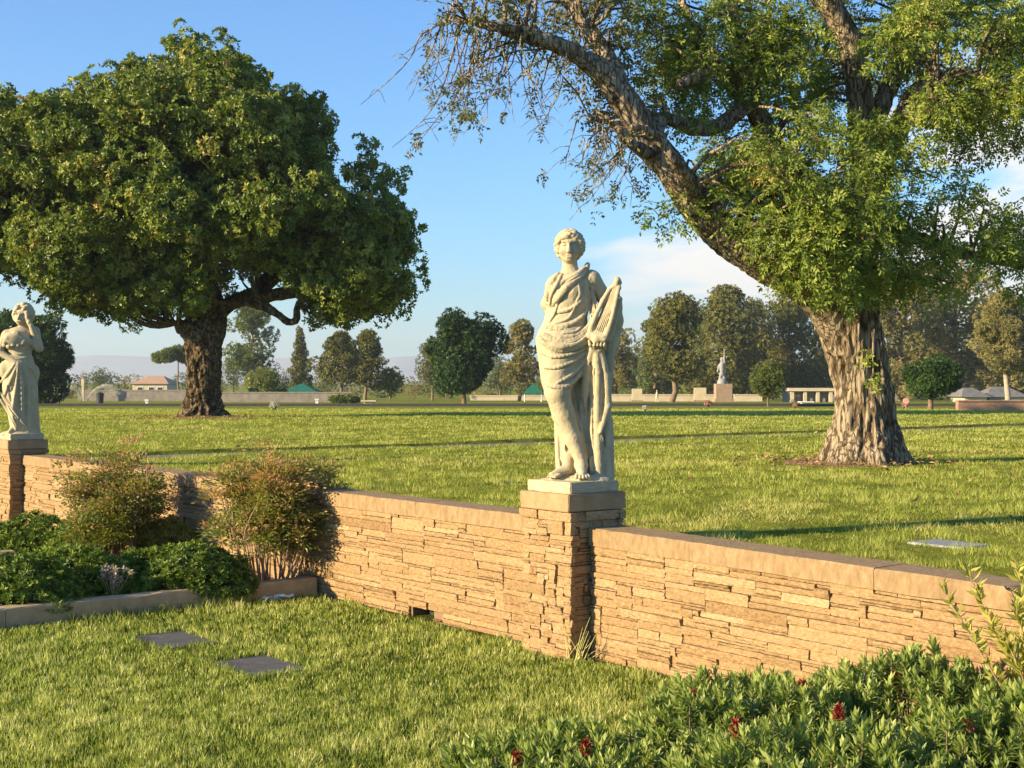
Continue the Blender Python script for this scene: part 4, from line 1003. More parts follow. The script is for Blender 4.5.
# ------------------------------------------------------------------ sculpture: distance fields turned into one continuous mesh
class Sculpt:
    """x to the right, y away from the viewer, z up; the unit is one pixel of a measured crop"""
    def __init__(s, lo, hi, h):
        s.lo = np.array(lo, float); s.h = h
        s.n = np.ceil((np.array(hi) - s.lo) / h).astype(int) + 1
        s.f = np.full(s.n, 60.0, np.float32)
        s.ax = [s.lo[i] + h * np.arange(s.n[i]) for i in range(3)]
    def _box(s, lo, hi):
        a = np.clip(np.floor((np.array(lo) - s.lo) / s.h).astype(int), 0, s.n); b = np.clip(np.ceil((np.array(hi) - s.lo) / s.h).astype(int) + 1, 0, s.n)
        sl = tuple(slice(a[i], b[i]) for i in range(3))
        X, Y, Z = np.meshgrid(*[s.ax[i][sl[i]] for i in range(3)], indexing='ij')
        return sl, X, Y, Z
    def _mix(s, sl, d, k, cut=False):
        f = s.f[sl]
        if cut: d = -d; hh = np.clip(0.5 - 0.5 * (d * -1 + f * 1) / k * 1, 0, 1); r = np.maximum(f, d) + k * 0.25 * np.maximum(1 - np.abs(f - d) / k, 0) ** 2
        else: r = np.minimum(f, d) - k * 0.25 * np.maximum(1 - np.abs(f - d) / k, 0) ** 2
        s.f[sl] = r
    def cone(s, a, b, r1, r2, k=6, cut=False, sq=1.0):
        a, b = np.array(a, float), np.array(b, float); R = max(r1, r2) + k + 3
        q = np.array([R, R / sq, R])
        sl, X, Y, Z = s._box(np.minimum(a, b) - q, np.maximum(a, b) + q)
        if X.size == 0: return
        ab = b - a; den = ab @ ab + 1e-9
        t = np.clip(((X - a[0]) * ab[0] + (Y - a[1]) * ab[1] + (Z - a[2]) * ab[2]) / den, 0, 1)
        d = np.sqrt((X - a[0] - t * ab[0]) ** 2 + ((Y - a[1] - t * ab[1]) * sq) ** 2 + (Z - a[2] - t * ab[2]) ** 2) - (r1 + (r2 - r1) * t)
        s._mix(sl, d, k, cut)
    def ell(s, c, r, k=8, rot=0.0, cut=False):
        c, r = np.array(c, float), np.array(r, float); R = max(r) + k + 3
        sl, X, Y, Z = s._box(c - R, c + R)
        if X.size == 0: return
        x, y, z = X - c[0], Y - c[1], Z - c[2]
        if rot: x, z = x * math.cos(rot) + z * math.sin(rot), -x * math.sin(rot) + z * math.cos(rot)
        k0 = np.sqrt((x / r[0]) ** 2 + (y / r[1]) ** 2 + (z / r[2]) ** 2); k1 = np.sqrt((x / r[0] ** 2) ** 2 + (y / r[1] ** 2) ** 2 + (z / r[2] ** 2) ** 2) + 1e-6
        s._mix(sl, k0 * (k0 - 1) / k1, k, cut)
    def front(s, x, z):
        """depth of the surface seen from the front in this column"""
        i = int(np.clip(round((x - s.lo[0]) / s.h), 0, s.n[0] - 1)); j = int(np.clip(round((z - s.lo[2]) / s.h), 0, s.n[2] - 1))
        col = s.f[i, :, j]; w = np.where(col < 0)[0]
        if len(w) == 0: return None
        q = w[0]
        if q == 0: return s.ax[1][0]
        return s.ax[1][q] - s.h * (-col[q]) / (col[q - 1] - col[q] + 1e-9)
    def fold(s, pts, r, k=None, cut=False, sink=0.25, n=14):
        """a drapery fold: a roll (or a groove) laid along the surface"""
        r = r * (1.0 if cut else 1.05); sink = sink * 0.5; pts = np.array(pts, float); q = smooth_path(np.hstack([pts, np.zeros((len(pts), 1))])[:, [0, 1, 2]], n)
        ys = [s.front(x, z) for x, z, _ in q]; last = None
        idx = [i for i, y in enumerate(ys) if y is not None]
        if not idx: return
        yi = np.interp(np.arange(n), idx, [ys[i] for i in idx])
        yi = np.convolve(np.pad(yi, 2, 'edge'), np.ones(5) / 5, 'valid')
        t = np.linspace(0, 1, n); rr = r * (0.45 + 0.55 * np.sin(np.pi * np.clip(t * 0.9 + 0.05, 0, 1)) ** 0.6)
        for i in range(n - 1):
            o = sink * r
            s.cone((q[i, 0], yi[i] + o, q[i, 1]), (q[i + 1, 0], yi[i + 1] + o, q[i + 1, 1]), rr[i], rr[i + 1], k or r * 0.4, cut)
        if not cut and r > 4.6:                                           # the hollow under the roll
            s.fold(np.asarray(pts)[:, :2] + np.array([0.3 * r, -1.2 * r]), 0.38 * r, cut=True, sink=-0.1, n=n)
    def mesh(s, name, mat, scale, origin, parent, smooth=True):
        f = s.f; inside = f < 0; n = s.n
        c = np.zeros(n - 1, np.int8)
        for dx in (0, 1):
            for dy in (0, 1):
                for dz in (0, 1): c += inside[dx:n[0] - 1 + dx, dy:n[1] - 1 + dy, dz:n[2] - 1 + dz]
        act = (c > 0) & (c < 8); ids = np.full(act.shape, -1, np.int64); cells = np.argwhere(act); ids[act] = np.arange(len(cells))
        acc = np.zeros((len(cells), 3)); cnt = np.zeros(len(cells)); cor = [np.array(q) for q in np.ndindex(2, 2, 2)]
        for a in cor:
            for ax in range(3):
                if a[ax]: continue
                b_ = a.copy(); b_[ax] = 1
                fa = f[tuple((cells + a).T)]; fb = f[tuple((cells + b_).T)]; cr = (fa < 0) != (fb < 0)
                t = fa / (fa - fb + 1e-12); p = cells + a + (b_ - a)[None] * t[:, None]
                acc[cr] += p[cr]; cnt[cr] += 1
        V = (s.lo + s.h * acc / cnt[:, None] - np.array(origin)) * scale
        Q = []
        for ax in range(3):
            o1, o2 = [q for q in range(3) if q != ax]
            sl0 = [slice(None)] * 3; sl1 = [slice(None)] * 3; sl0[ax] = slice(0, n[ax] - 1); sl1[ax] = slice(1, n[ax])
            cr = inside[tuple(sl0)] != inside[tuple(sl1)]
            e_ = np.argwhere(cr); e_ = e_[(e_[:, o1] > 0) & (e_[:, o2] > 0) & (e_[:, o1] < n[o1] - 1) & (e_[:, o2] < n[o2] - 1)]
            def cid(d1, d2):
                q = e_.copy(); q[:, o1] -= d1; q[:, o2] -= d2; return ids[tuple(q.T)]
            quad = np.stack([cid(1, 1), cid(0, 1), cid(0, 0), cid(1, 0)], 1)
            flip = inside[tuple(e_.T)] ^ (ax == 1)
            quad[~flip] = quad[~flip][:, ::-1]
            Q.append(quad)
        Q = np.vstack(Q); Q = Q[(Q >= 0).all(1)]
        b = MB(); b.add(V, Q); o = b.build(name, mat, parent, smooth)
        return o
def plinth(root, size, h, loc, rotz):
    bm = bmesh.new(); bmesh.ops.create_cube(bm, size=1); bmesh.ops.scale(bm, vec=(size[0], size[1], h), verts=bm.verts)
    bmesh.ops.bevel(bm, geom=list(bm.edges), offset=0.007, segments=2, affect='EDGES')
    bmesh.ops.subdivide_edges(bm, edges=[e_ for e_ in bm.edges if e_.calc_length() > 0.05], cuts=8, use_grid_fill=True)
    r = np.random.default_rng(5)
    for v in bm.verts: v.co += Vector(r.normal(0, 0.0011, 3))
    me = bpy.data.meshes.new('plinth'); bm.to_mesh(me); bm.free(); me.materials.append(M['statue'])
    o = bpy.data.objects.new('plinth', me); C.objects.link(o); o.parent = root; o.location = loc; o.rotation_euler = (0, 0, rotz)
    return o
WALLROT = math.atan2(UDIR[1], UDIR[0])

def statue_lyre():
    zp = 1.093 + 0.076
    ctr = uv(PS / 2, PV + PS / 2, zp)
    root = empty('garden_statue', ctr - np.array([0, 0, 0.076]), 'cream stone statue of a draped woman holding a lyre on the near pillar', 'statue', 'stone statues on the wall pillars')
    S = Sculpt((84, -95, -6), (352, 78, 700), 1.4)
    Zz = lambda cy_: 725 - cy_
    def cone(a, b, r1, r2, k=6, **kw): S.cone((a[0], a[2] if len(a) > 2 else 0, Zz(a[1])), (b[0], b[2] if len(b) > 2 else 0, Zz(b[1])), r1, r2, k, **kw)
    def ell(c, r, k=8, **kw): S.ell((c[0], c[2] if len(c) > 2 else 0, Zz(c[1])), r, k, **kw)
    def fold(pts, r, **kw): S.fold([(x, Zz(y)) for x, y in pts], r, **kw)
    # standing leg and the cloth behind
    cone((228, 380, 24), (250, 705, 30), 42, 46, 10, sq=1.3)
    cone((170, 400, 18), (176, 520, 26), 50, 26, 10)
    cone((160, 500, 30), (170, 715, 30), 22, 24, 8)
    cone((190, 520, 26), (205, 715, 30), 26, 30, 8)
    # pelvis, waist, chest
    ell((170, 350), (74, 52, 58), 10)
    ell((172, 290), (60, 44, 62), 16)
    ell((182, 228), (62, 47, 60), 16)
    ell((186, 180), (60, 38, 32), 14)
    ell((190, 208, -32), (25, 22, 25), 8); ell((150, 207, -30), (24, 21, 25), 8)
    cone((183, 118, 6), (185, 162, 4), 20, 25, 10)
    # bare near leg, from the knee under the hem down to the foot
    cone((148, 370, -14), (147, 478, -28), 50, 36, 10)
    ell((149, 480, -34), (31, 28, 30), 8)
    cone((150, 490, -27), (166, 545, -14), 33, 31, 8)
    cone((166, 545, -14), (191, 610, -14), 31, 24, 8)
    cone((191, 610, -14), (212, 668, -20), 24, 17, 8)
    ell((213, 684, -20), (19, 24, 16), 6)
    cone((213, 684, -26), (214, 706, -56), 17, 13, 6)
    for i, (dx, L_) in enumerate(((-13, 0), (-5, 4), (2, 4), (9, 1), (15, -4))):
        cone((214 + dx, 708, -58), (214 + dx * 1.25, 713, -72 - L_), 5.4 if i else 6.6, 4.6 if i else 5.8, 1.5)
    # far foot pointing left
    cone((186, 560, 16), (180, 662, 10), 27, 17, 7)
    cone((180, 668, 8), (176, 692, 6), 17, 16, 6)
    cone((176, 696, 0), (134, 710, -26), 16, 9, 6)
    for i in range(4): cone((140 + i * 5, 709, -24 - i * 3), (124 + i * 6, 714, -36 - i * 3), 5, 4, 1.5)
    # rocky base under the feet
    ell((235, 728, -8), (72, 62, 20), 8); ell((160, 732, 5), (70, 55, 16), 8)
    # short skirt over the thighs
    cone((160, 345, -4), (150, 440, -18), 70, 46, 14, sq=1.2)
    cone((195, 350, 0), (190, 420, -4), 60, 36, 14, sq=1.2)
    # right shoulder arm draped and drawn behind
    ell((142, 190, 2), (24, 26, 26), 10)
    cone((138, 194, 4), (127, 234, 16), 22, 18, 8); cone((122, 238, 18), (150, 292, 48), 19, 14, 8)
    # left arm: bare, elbow out, forearm behind the lyre, hand under it
    ell((241, 174, 2), (27, 28, 28), 10)
    cone((243, 172, 2), (288, 236, 14), 25, 20, 8); cone((288, 236, 14), (298, 262, 12), 19, 18, 6)
    cone((298, 262, 12), (268, 356, -36), 18, 13, 6)
    ell((262, 366, -44), (17, 13, 10), 5)
    for i in range(4): cone((250 + i * 9, 364, -52), (247 + i * 9, 355, -66), 4.6, 4.2, 2); 
    for i in range(4): cone((247 + i * 9, 355, -66), (249 + i * 9, 343, -69), 4.2, 3.4, 1.5)
    cone((248, 366, -50), (236, 354, -62), 5.2, 4.2, 2); cone((236, 354, -62), (233, 343, -62), 4.2, 3.5, 2)
    # cloth over that arm, falling behind the lyre
    ell((314, 250, 30), (17, 30, 44), 8); cone((312, 285, 26), (290, 360, 18), 22, 26, 10); cone((290, 350, 10), (288, 470, 4), 22, 12, 10)
    # head
    ell((183, 80, 2), (31, 38, 39), 6); ell((180, 100, -12), (25, 27, 27), 10); ell((180, 119, -26), (10, 9, 8), 8)
    cone((179, 77, -38), (178, 97, -48), 4.2, 6.2, 5); ell((178, 99, -46), (8, 6, 5), 4)
    cone((162, 70, -34), (175, 71, -38), 4, 4, 6); cone((184, 71, -38), (198, 70, -32), 4, 4, 6)
    ell((166.5, 80, -43), (8.5, 11, 5.2), 2.5, cut=True); ell((191, 80, -42), (8.5, 11, 5.2), 2.5, cut=True)
    ell((167, 80.5, -32), (6, 4.5, 4), 1.5); ell((190.5, 80.5, -31), (6, 4.5, 4), 1.5)
    ell((163, 97, -28), (10, 9, 9), 8); ell((196, 97, -26), (10, 9, 9), 8)
    cone((174, 108.5, -37.5), (186, 108.5, -37.5), 2.4, 2.4, 3); cone((175, 113.5, -37), (185, 113.5, -37), 2.6, 2.6, 2)
    cone((172, 110.8, -41), (188, 110.8, -41), 1.3, 1.3, 1.0, cut=True)
    r = np.random.default_rng(8)
    for q in rdir(r, 520):
        P = np.array([183, 5, Zz(78)]) + q * np.array([36, 40, 40])
        cyq = 725 - P[2]
        if P[1] < -12 and abs(P[0] - 180) < 27 and cyq > 58: continue
        if cyq > 108 - 0.10 * (P[1] < 0) * 100 and P[1] < 6: continue
        if cyq > 116: continue
        S.ell(P, np.array([8, 8, 7]) * r.uniform(0.6, 1.2), 1.4)
    for a in np.linspace(-1.2, 1.2, 11):                                   # curls along the brow
        S.ell((182 + 36 * math.sin(a), -30 * math.cos(a) - 2, Zz(58 - 8 * math.cos(a) + abs(a) * 16)), (7, 6, 6), 2)
    ell((186, 84, 46), (18, 16, 16), 5)
    # drapery: rolls first, then finer folds and grooves
    fold([(232, 132), (222, 152), (196, 176), (170, 200), (140, 236), (122, 238)], 10, n=20)
    fold([(222, 142), (200, 160), (172, 176), (150, 190), (128, 206)], 7)
    fold([(150, 158), (136, 176), (124, 205), (118, 238)], 8)
    fold([(160, 160), (148, 185), (132, 215), (128, 240)], 6)
    fold([(226, 186), (216, 224), (192, 250), (160, 262), (134, 262)], 5.5)
    fold([(240, 200), (232, 246), (206, 284), (162, 304), (118, 306)], 6.5)
    fold([(248, 232), (242, 286), (214, 320), (166, 334), (108, 324)], 6.5)
    fold([(250, 258), (248, 302), (230, 330), (198, 344)], 5); fold([(150, 236), (140, 268), (126, 290)], 4.5); fold([(196, 250), (176, 282), (140, 296)], 4)
    fold([(236, 172), (246, 215), (254, 262), (252, 312)], 6); fold([(228, 182), (238, 240), (243, 290)], 4.5); fold([(216, 300), (196, 318), (160, 322)], 4)
    fold([(205, 190), (208, 215), (200, 236)], 4); fold([(98, 334), (120, 350), (160, 358), (205, 346), (236, 322)], 10, n=18)
    fold([(104, 342), (138, 366), (180, 366), (220, 350), (244, 336)], 7.5, n=18); fold([(112, 325), (150, 342), (195, 338), (232, 312)], 5.5)
    fold([(236, 368), (212, 408), (178, 440), (148, 456)], 6); fold([(228, 372), (196, 396), (150, 414), (112, 416)], 5)
    fold([(240, 374), (224, 420), (198, 446), (172, 464)], 6); fold([(232, 360), (190, 378), (140, 386), (104, 376)], 5)
    fold([(106, 452), (128, 464), (150, 468), (174, 466), (200, 444), (220, 412), (238, 376)], 5.5, n=20)
    # cloth gathered at the hand and hanging to the base
    cone((242, 366, -40), (230, 420, -22), 13, 11, 6); cone((230, 420, -22), (218, 560, 0), 12, 11, 5); cone((218, 560, 0), (224, 712, -8), 11, 12, 5)
    cone((254, 370, -42), (258, 430, -34), 11, 13, 5); cone((258, 430, -34), (258, 560, -22), 13, 11, 5); cone((258, 560, -22), (262, 712, -22), 11, 15, 5)
    cone((266, 372, -40), (280, 440, -30), 10, 12, 5); cone((280, 440, -30), (286, 520, -22), 13, 13, 5); cone((286, 520, -22), (266, 590, -34), 12, 6, 5)
    cone((282, 540, 0), (286, 712, -4), 17, 19, 6); cone((296, 560, 12), (298, 714, 10), 8, 10, 5)
    cone((243, 400, -20), (242, 700, -16), 6, 7, 4)
    for pts in ([(238, 400), (236, 480), (238, 600), (243, 690)], [(250, 420), (246, 520), (248, 620), (252, 690)], [(270, 420), (274, 500), (268, 560)], [(200, 470), (206, 540), (212, 590)], [(208, 460), (222, 560), (236, 640)], [(276, 600), (274, 650), (276, 700)]):
        fold(pts, 4.5, cut=True, sink=-0.2)
    fold([(190, 470), (200, 530), (214, 590)], 4); fold([(150, 600), (152, 650), (156, 700)], 4); fold([(268, 600), (274, 650), (272, 700)], 5)
    # the bare leg parts from the hanging cloth
    cone((206, 476, -26), (216, 540, -12), 6, 9, 5, cut=True); cone((216, 540, -12), (236, 622, -12), 9, 8, 5, cut=True); cone((236, 622, -12), (246, 690, -26), 8, 6, 5, cut=True)
    cone((182, 596, 6), (178, 640, -6), 7, 8, 4, cut=True)
    # weathered, chiselled surface
    lo = [sl for sl in S.f.shape]
    X, Yg, Zg = np.meshgrid(*S.ax, indexing='ij'); near = np.abs(S.f) < 6
    P = np.stack([X[near], Yg[near], Zg[near]], 1)
    S.f[near] += ((fbm(P / 9.0, 3, 2) - 0.5) * 1.5).astype(np.float32)
    sc_ = 0.00247
    o = S.mesh('figure', M['statue'], sc_, (191, 0, 0), root); o.location = (0.0, 0.02, 0.073)
    # the lyre: two curved arms, a rounded sound box, strings over a thin back
    Ly = Sculpt((215, -96, 355), (335, 20, 562), 1.6)
    dep = lambda x, y: -60 + (y - 180) * -0.05 - (x - 270) * 0.30
    def lc(pts, rad, off=0, k=4):
        for i in range(len(pts) - 1):
            (x0, y0), (x1, y1) = pts[i], pts[i + 1]
            Ly.cone((x0, dep(x0, y0) + off, Zz(y0)), (x1, dep(x1, y1) + off, Zz(y1)), rad[i], rad[i + 1], k)
    lc([(301, 192), (287, 206), (270, 234), (252, 272), (239, 306), (234, 328)], [5, 6, 6.5, 6.5, 7.5, 9])
    lc([(313, 196), (309, 218), (302, 250), (294, 284), (284, 316), (274, 338)], [5, 5.5, 6, 6.5, 7.5, 9])
    lc([(300, 196), (314, 200)], [5.5, 5.5]); lc([(306, 190), (309, 179)], [6.5, 9], -2); lc([(309, 179), (316, 186)], [8, 6], 4)
    lc([(247, 330), (256, 336), (265, 334)], [14, 17, 14], 6, 8)
    lc([(300, 212), (280, 262), (260, 318)], [6, 12, 17], 18, 6); lc([(316, 230), (300, 290), (284, 336)], [9, 12, 14], 26, 6)
    for i in range(5):
        q = i / 4.0; lc([(299 + 11 * q, 200), (247 + 22 * q, 330)], [1.7, 1.7], -2, 1.0)
    lc([(243, 326), (272, 332)], [3.2, 3.2], -8, 2)
    ly = Ly.mesh('lyre', M['statue'], sc_, (191, 0, 0), root); ly.location = (0, 0.02, 0.073)
    plinth(root, (0.455, 0.43), 0.076, (0, 0, 0.0385), WALLROT)
    return root

def statue_left():
    zt = 1.093; ctr = uv(P2U + PS / 2, PV + PS / 2, zt)
    root = empty('garden_statue', ctr, 'cream stone statue of a draped woman touching her cheek on the far left pillar', 'statue', 'stone statues on the wall pillars')
    S = Sculpt((-8, -60, -6), (150, 55, 440), 1.5)
    Zz = lambda cy_: 455 - cy_
    def cone(a, b, r1, r2, k=5, **kw): S.cone((a[0], a[2] if len(a) > 2 else 0, Zz(a[1])), (b[0], b[2] if len(b) > 2 else 0, Zz(b[1])), r1, r2, k, **kw)
    def ell(c, r, k=6, **kw): S.ell((c[0], c[2] if len(c) > 2 else 0, Zz(c[1])), r, k, **kw)
    def fold(pts, r, **kw): S.fold([(x, Zz(y)) for x, y in pts], r, **kw)
    cone((70, 245), (72, 310), 50, 50, 8, sq=1.35); cone((72, 310), (90, 445), 50, 42, 8, sq=1.3)
    cone((46, 300, -6), (66, 430, -14), 26, 24, 8); cone((100, 300, -8), (112, 445, -4), 26, 20, 8)
    ell((28, 250, 0), (20, 22, 30), 6); ell((118, 262, 6), (15, 20, 28), 6)
    ell((74, 215), (38, 29, 32), 10); ell((72, 168), (42, 31, 44), 10); ell((76, 132), (44, 26, 22), 10)
    ell((56, 152, -24), (34, 16, 24), 6); ell((90, 160, -22), (18, 14, 16), 6)
    cone((84, 98, 2), (80, 130, 2), 13, 16, 8)
    ell((80, 74, 0), (23, 27, 30), 5); ell((74, 88, -10), (17, 18, 18), 8)
    cone((70, 74, -24), (66, 86, -29), 3, 4, 3); ell((61, 76, -24), (6, 5, 4.5), 3, cut=True); ell((79, 75, -27), (6, 5, 4.5), 3, cut=True)
    cone((62, 95, -26), (74, 95, -28), 2.2, 2.2, 2); cone((55, 68, -19), (84, 67, -24), 3, 3, 4)
    r = np.random.default_rng(4)
    for q in rdir(r, 360):
        P = np.array([84, 3, Zz(70)]) + q * np.array([29, 32, 33]); cyq = 455 - P[2]
        if (P[1] < -8 and P[0] < 92 and cyq > 58) or cyq > 104: continue
        S.ell(P, np.array([7, 7, 6.5]) * r.uniform(0.7, 1.15), 2)
    ell((116, 126, 2), (17, 18, 17), 6); cone((117, 126, 0), (131, 180, -14), 16, 13, 6); cone((131, 180, -14), (106, 108, -30), 12, 8.5, 5)
    ell((100, 98, -31), (8, 6, 10), 4)
    for i in range(4): cone((98 - i * 3, 94, -31 + i), (92 - i * 2, 80, -30 + i * 3), 3, 2.4, 1)
    cone((128, 178, -16), (66, 134, -32), 11, 8, 5); ell((60, 131, -32), (10, 6, 7), 4)
    ell((34, 138, 0), (17, 18, 18), 6); cone((30, 142, 0), (9, 192, -6), 15, 12, 6); cone((9, 192, -6), (58, 224, -30), 12, 9, 5); ell((64, 227, -32), (10, 7, 8), 4)
    for i in range(4): cone((68, 222 + i * 4, -35), (80, 224 + i * 4, -36), 2.8, 2.2, 1)
    for q in rdir(r, 60):                                                   # bundled cloth and flowers at the breast
        S.ell(np.array([60, -20, Zz(158)]) + q * np.array([38, 16, 26]), np.array([8, 6, 7]) * r.uniform(0.6, 1.2), 3)
    fold([(66, 226), (50, 270), (30, 320), (24, 350)], 6); fold([(68, 230), (62, 300), (52, 380), (60, 440)], 7); fold([(74, 228), (78, 300), (80, 380), (84, 440)], 6); fold([(84, 232), (98, 290), (104, 360), (108, 440)], 7)
    fold([(58, 228), (36, 262), (14, 290)], 5); fold([(20, 330), (50, 380), (80, 420), (96, 446)], 7, n=18); fold([(14, 345), (40, 390), (60, 430)], 5); fold([(96, 236), (116, 260), (124, 290)], 5); fold([(110, 320), (118, 380), (122, 440)], 5)
    for pts in ([(60, 260), (44, 330)], [(70, 260), (70, 420)], [(90, 270), (92, 420)], [(106, 300), (112, 420)], [(36, 300), (46, 350)]): fold(pts, 4, cut=True, sink=-0.2)
    fold([(40, 190), (70, 200), (104, 192)], 4); fold([(44, 205), (74, 214), (104, 206)], 4)
    cone((56, 432, -20), (40, 448, -34), 11, 6, 4); ell((76, 455, 0), (62, 44, 13), 6)
    o = S.mesh('figure', M['statue'], 0.00398, (76, 0, 0), root); o.location = (0.0, 0.0, 0.073); o.rotation_euler = (0, 0, math.radians(19.5))
    plinth(root, (0.455, 0.43), 0.076, (0, 0, 0.0385), WALLROT)
    return root
# ------------------------------------------------------------------ placing everything
BARE = []
tb1 = big_left_tree(); BARE.append((tb1[:2] + np.array([0.2, -0.1]), 1.9))
tb2 = big_right_tree(); BARE.append((tb2[:2] + np.array([-0.1, -0.1]), 1.25))
patch('mulch_ring', (tb1[0] + 0.3, tb1[1]), 1.7, M['mulch'], 3)
def litter():
    r = np.random.default_rng(12); b = MB()
    for c, n, sp in ((tb1, 700, 2.2), (tb2, 420, 1.3), ((0, 0), 160, 0)):
        if sp: X = c[0] - 0.2 + r.normal(0, sp * 0.6, n); Y = c[1] + r.normal(0, sp * 0.6, n)
        else: Y = r.uniform(10, 34, n); X = Y * r.uniform(-0.36, 0.36, n)
        u, v = to_uv(X, Y); ok = v > TH + 0.05; X, Y = X[ok], Y[ok]; n = len(X)
        P = np.stack([X, Y, zg(X, Y) + lumps(X, Y) + r.uniform(0.02, 0.055, n)], 1); d = rdir(r, n); d[:, 2] *= 0.3
        leaf_quads(b, P, d, rdir(r, n) + np.array([0, 0, 1.0]), r.uniform(0.05, 0.11, n), r.uniform(0.02, 0.045, n), r.random(n))
    M['dead_leaf'] = leafmat('dead_leaf', [(0.0, (0.12, 0.07, 0.035)), (0.5, (0.27, 0.17, 0.08)), (1.0, (0.40, 0.29, 0.15))], 0.15, 0.7, 0.1)
    tag(b.build('fallen_leaves', M['dead_leaf']), kind='stuff')
litter()
patch('mulch_ring', (tb2[0] - 0.42, tb2[1] + 0.0), 0.80, M['mulch'], 4)
statue_lyre(); statue_left()

# flat grave markers
def flat_marker(name, label, c, hl, hw, ang, top, mat, group, seed):
    r = np.random.default_rng(seed)
    bm = bmesh.new(); bmesh.ops.create_cube(bm, size=1); bmesh.ops.scale(bm, vec=(hl * 2, hw * 2, 0.09), verts=bm.verts)
    bmesh.ops.bevel(bm, geom=list(bm.edges), offset=0.006, segments=2, affect='EDGES')
    bmesh.ops.subdivide_edges(bm, edges=[e_ for e_ in bm.edges if e_.calc_length() > 0.15], cuts=5, use_grid_fill=True)
    for v in bm.verts: v.co += Vector(r.normal(0, 0.0008, 3))
    me = bpy.data.meshes.new(name); bm.to_mesh(me); bm.free(); me.materials.append(mat)
    o = bpy.data.objects.new(name, me); C.objects.link(o)
    o.location = (c[0], c[1], top - 0.045); o.rotation_euler = (0, 0, ang)
    MARK.append((np.array(c[:2]), hl, hw, ang))
    return tag(o, label, 'grave marker', group)
GM = 'flat grave markers in the grass'
for i, (c, lab) in enumerate((((-2.40, 10.03), 'dark flat grave marker in the grass closest to the bed kerb'), ((-1.63, 9.12), 'dark flat grave marker in the grass nearer the viewer than its neighbour'))):
    flat_marker('grave_marker', lab, c, 0.305, 0.215, WALLROT, 0.012, M['slate'], GM, i)
flat_marker('grave_marker', 'pale grey flat grave marker at the right edge just behind the wall', ghit(948, 544)[:2], 0.22, 0.15, WALLROT, float(ZUP) + 0.006, M['pale_marker'], GM, 9)
r = np.random.default_rng(77)
dips = [(655, 508), (690, 512), (548, 462), (640, 470), (430, 468), (395, 462), (500, 447), (470, 484), (380, 486), (560, 478), (700, 446), (760, 452), (950, 470), (985, 492), (930, 486), (260, 420), (330, 425), (120, 432), (70, 425), (390, 424), (460, 418), (420, 430), (520, 425), (300, 433), (350, 412), (690, 420), (745, 424), (640, 428), (960, 440)]
for i, (x, y) in enumerate(dips):
    g = ghit(x, y); flat_marker('sunken_marker', 'small flat grave marker sunk in the mown upper lawn', g[:2], 0.24, 0.12, WALLROT + r.normal(0, 0.03), float(g[2]) + float(lumps(g[0], g[1])) - 0.004, M['slate'], 'small sunken markers of the upper lawn', 100 + i)

# planting bed: hedges, bronze shrubs
zs = 0.08
def bed(px, py): Y = (CAMZ - zs) * F / (py - HOR); return np.array([(px - 512) / F * Y, Y, zs])
hedge_mound('low green hedge at the left edge behind the kerb', bed(22, 606), 0.54, 0.42, 0.40, 51, 1300)
hedge_mound('low green hedge between the left edge hedge and the dried flowers', bed(82, 596), 0.50, 0.40, 0.41, 52, 1300)
hedge_mound('wide green hedge in front of the right bronze shrub', bed(192, 592), 0.56, 0.42, 0.40, 53, 1500)
hedge_mound('small green hedge at the foot of the right bronze shrub canes', bed(140, 590), 0.30, 0.30, 0.36, 57, 650)
hedge_mound('dark green hedge at the back left under the far pillar', bed(36, 552), 0.62, 0.40, 0.40, 54, 1200)
hedge_mound('dark green hedge at the foot of the left bronze shrub', bed(84, 556), 0.42, 0.36, 0.40, 55, 800)
hedge_mound('yellowish low shrub between the two bronze shrubs', bed(168, 560), 0.34, 0.3, 0.42, 58, 700, mat='leaf_yel')
nandina('airy bronze and green cane shrub in front of the far end of the wall', bed(112, 562), 0.50, 0.45, 1.40, 61, 26, 1250, low=0.18)
nandina('bronze cane shrub with bare lower stems beside the bed kerb corner', bed(272, 584), 0.60, 0.50, 1.33, 62, 46, 1500, low=0.42)

# front right shrubs
rosette_shrub('narrow leaved shrub with a red bloom at the bottom middle', (0.22, 6.02, 0.58, 0.50), 71, 240, [(0.32, 5.98), (0.0, 5.9)], 0.33)
rosette_shrub('narrow leaved shrub with red blooms near the wall', (1.15, 6.60, 0.62, 0.66), 72, 330, [(0.85, 6.6), (1.2, 6.95), (1.3, 6.4)], 0.45)
rosette_shrub('narrow leaved shrub filling the bottom right corner', (2.15, 5.75, 0.70, 0.66), 73, 330, [(1.9, 5.9), (2.2, 6.1)], 0.50)
rosette_shrub('narrow leaved shrub against the wall under the yellow shrub', (1.9, 6.62, 0.66, 0.52), 74, 330, [(1.8, 6.6), (2.15, 6.7)], 0.54)
rosette_shrub('narrow leaved shrub between the bottom right corner and the bottom middle', (1.2, 5.65, 0.62, 0.62), 75, 330, [(1.35, 5.75), (0.9, 5.8)], 0.45)
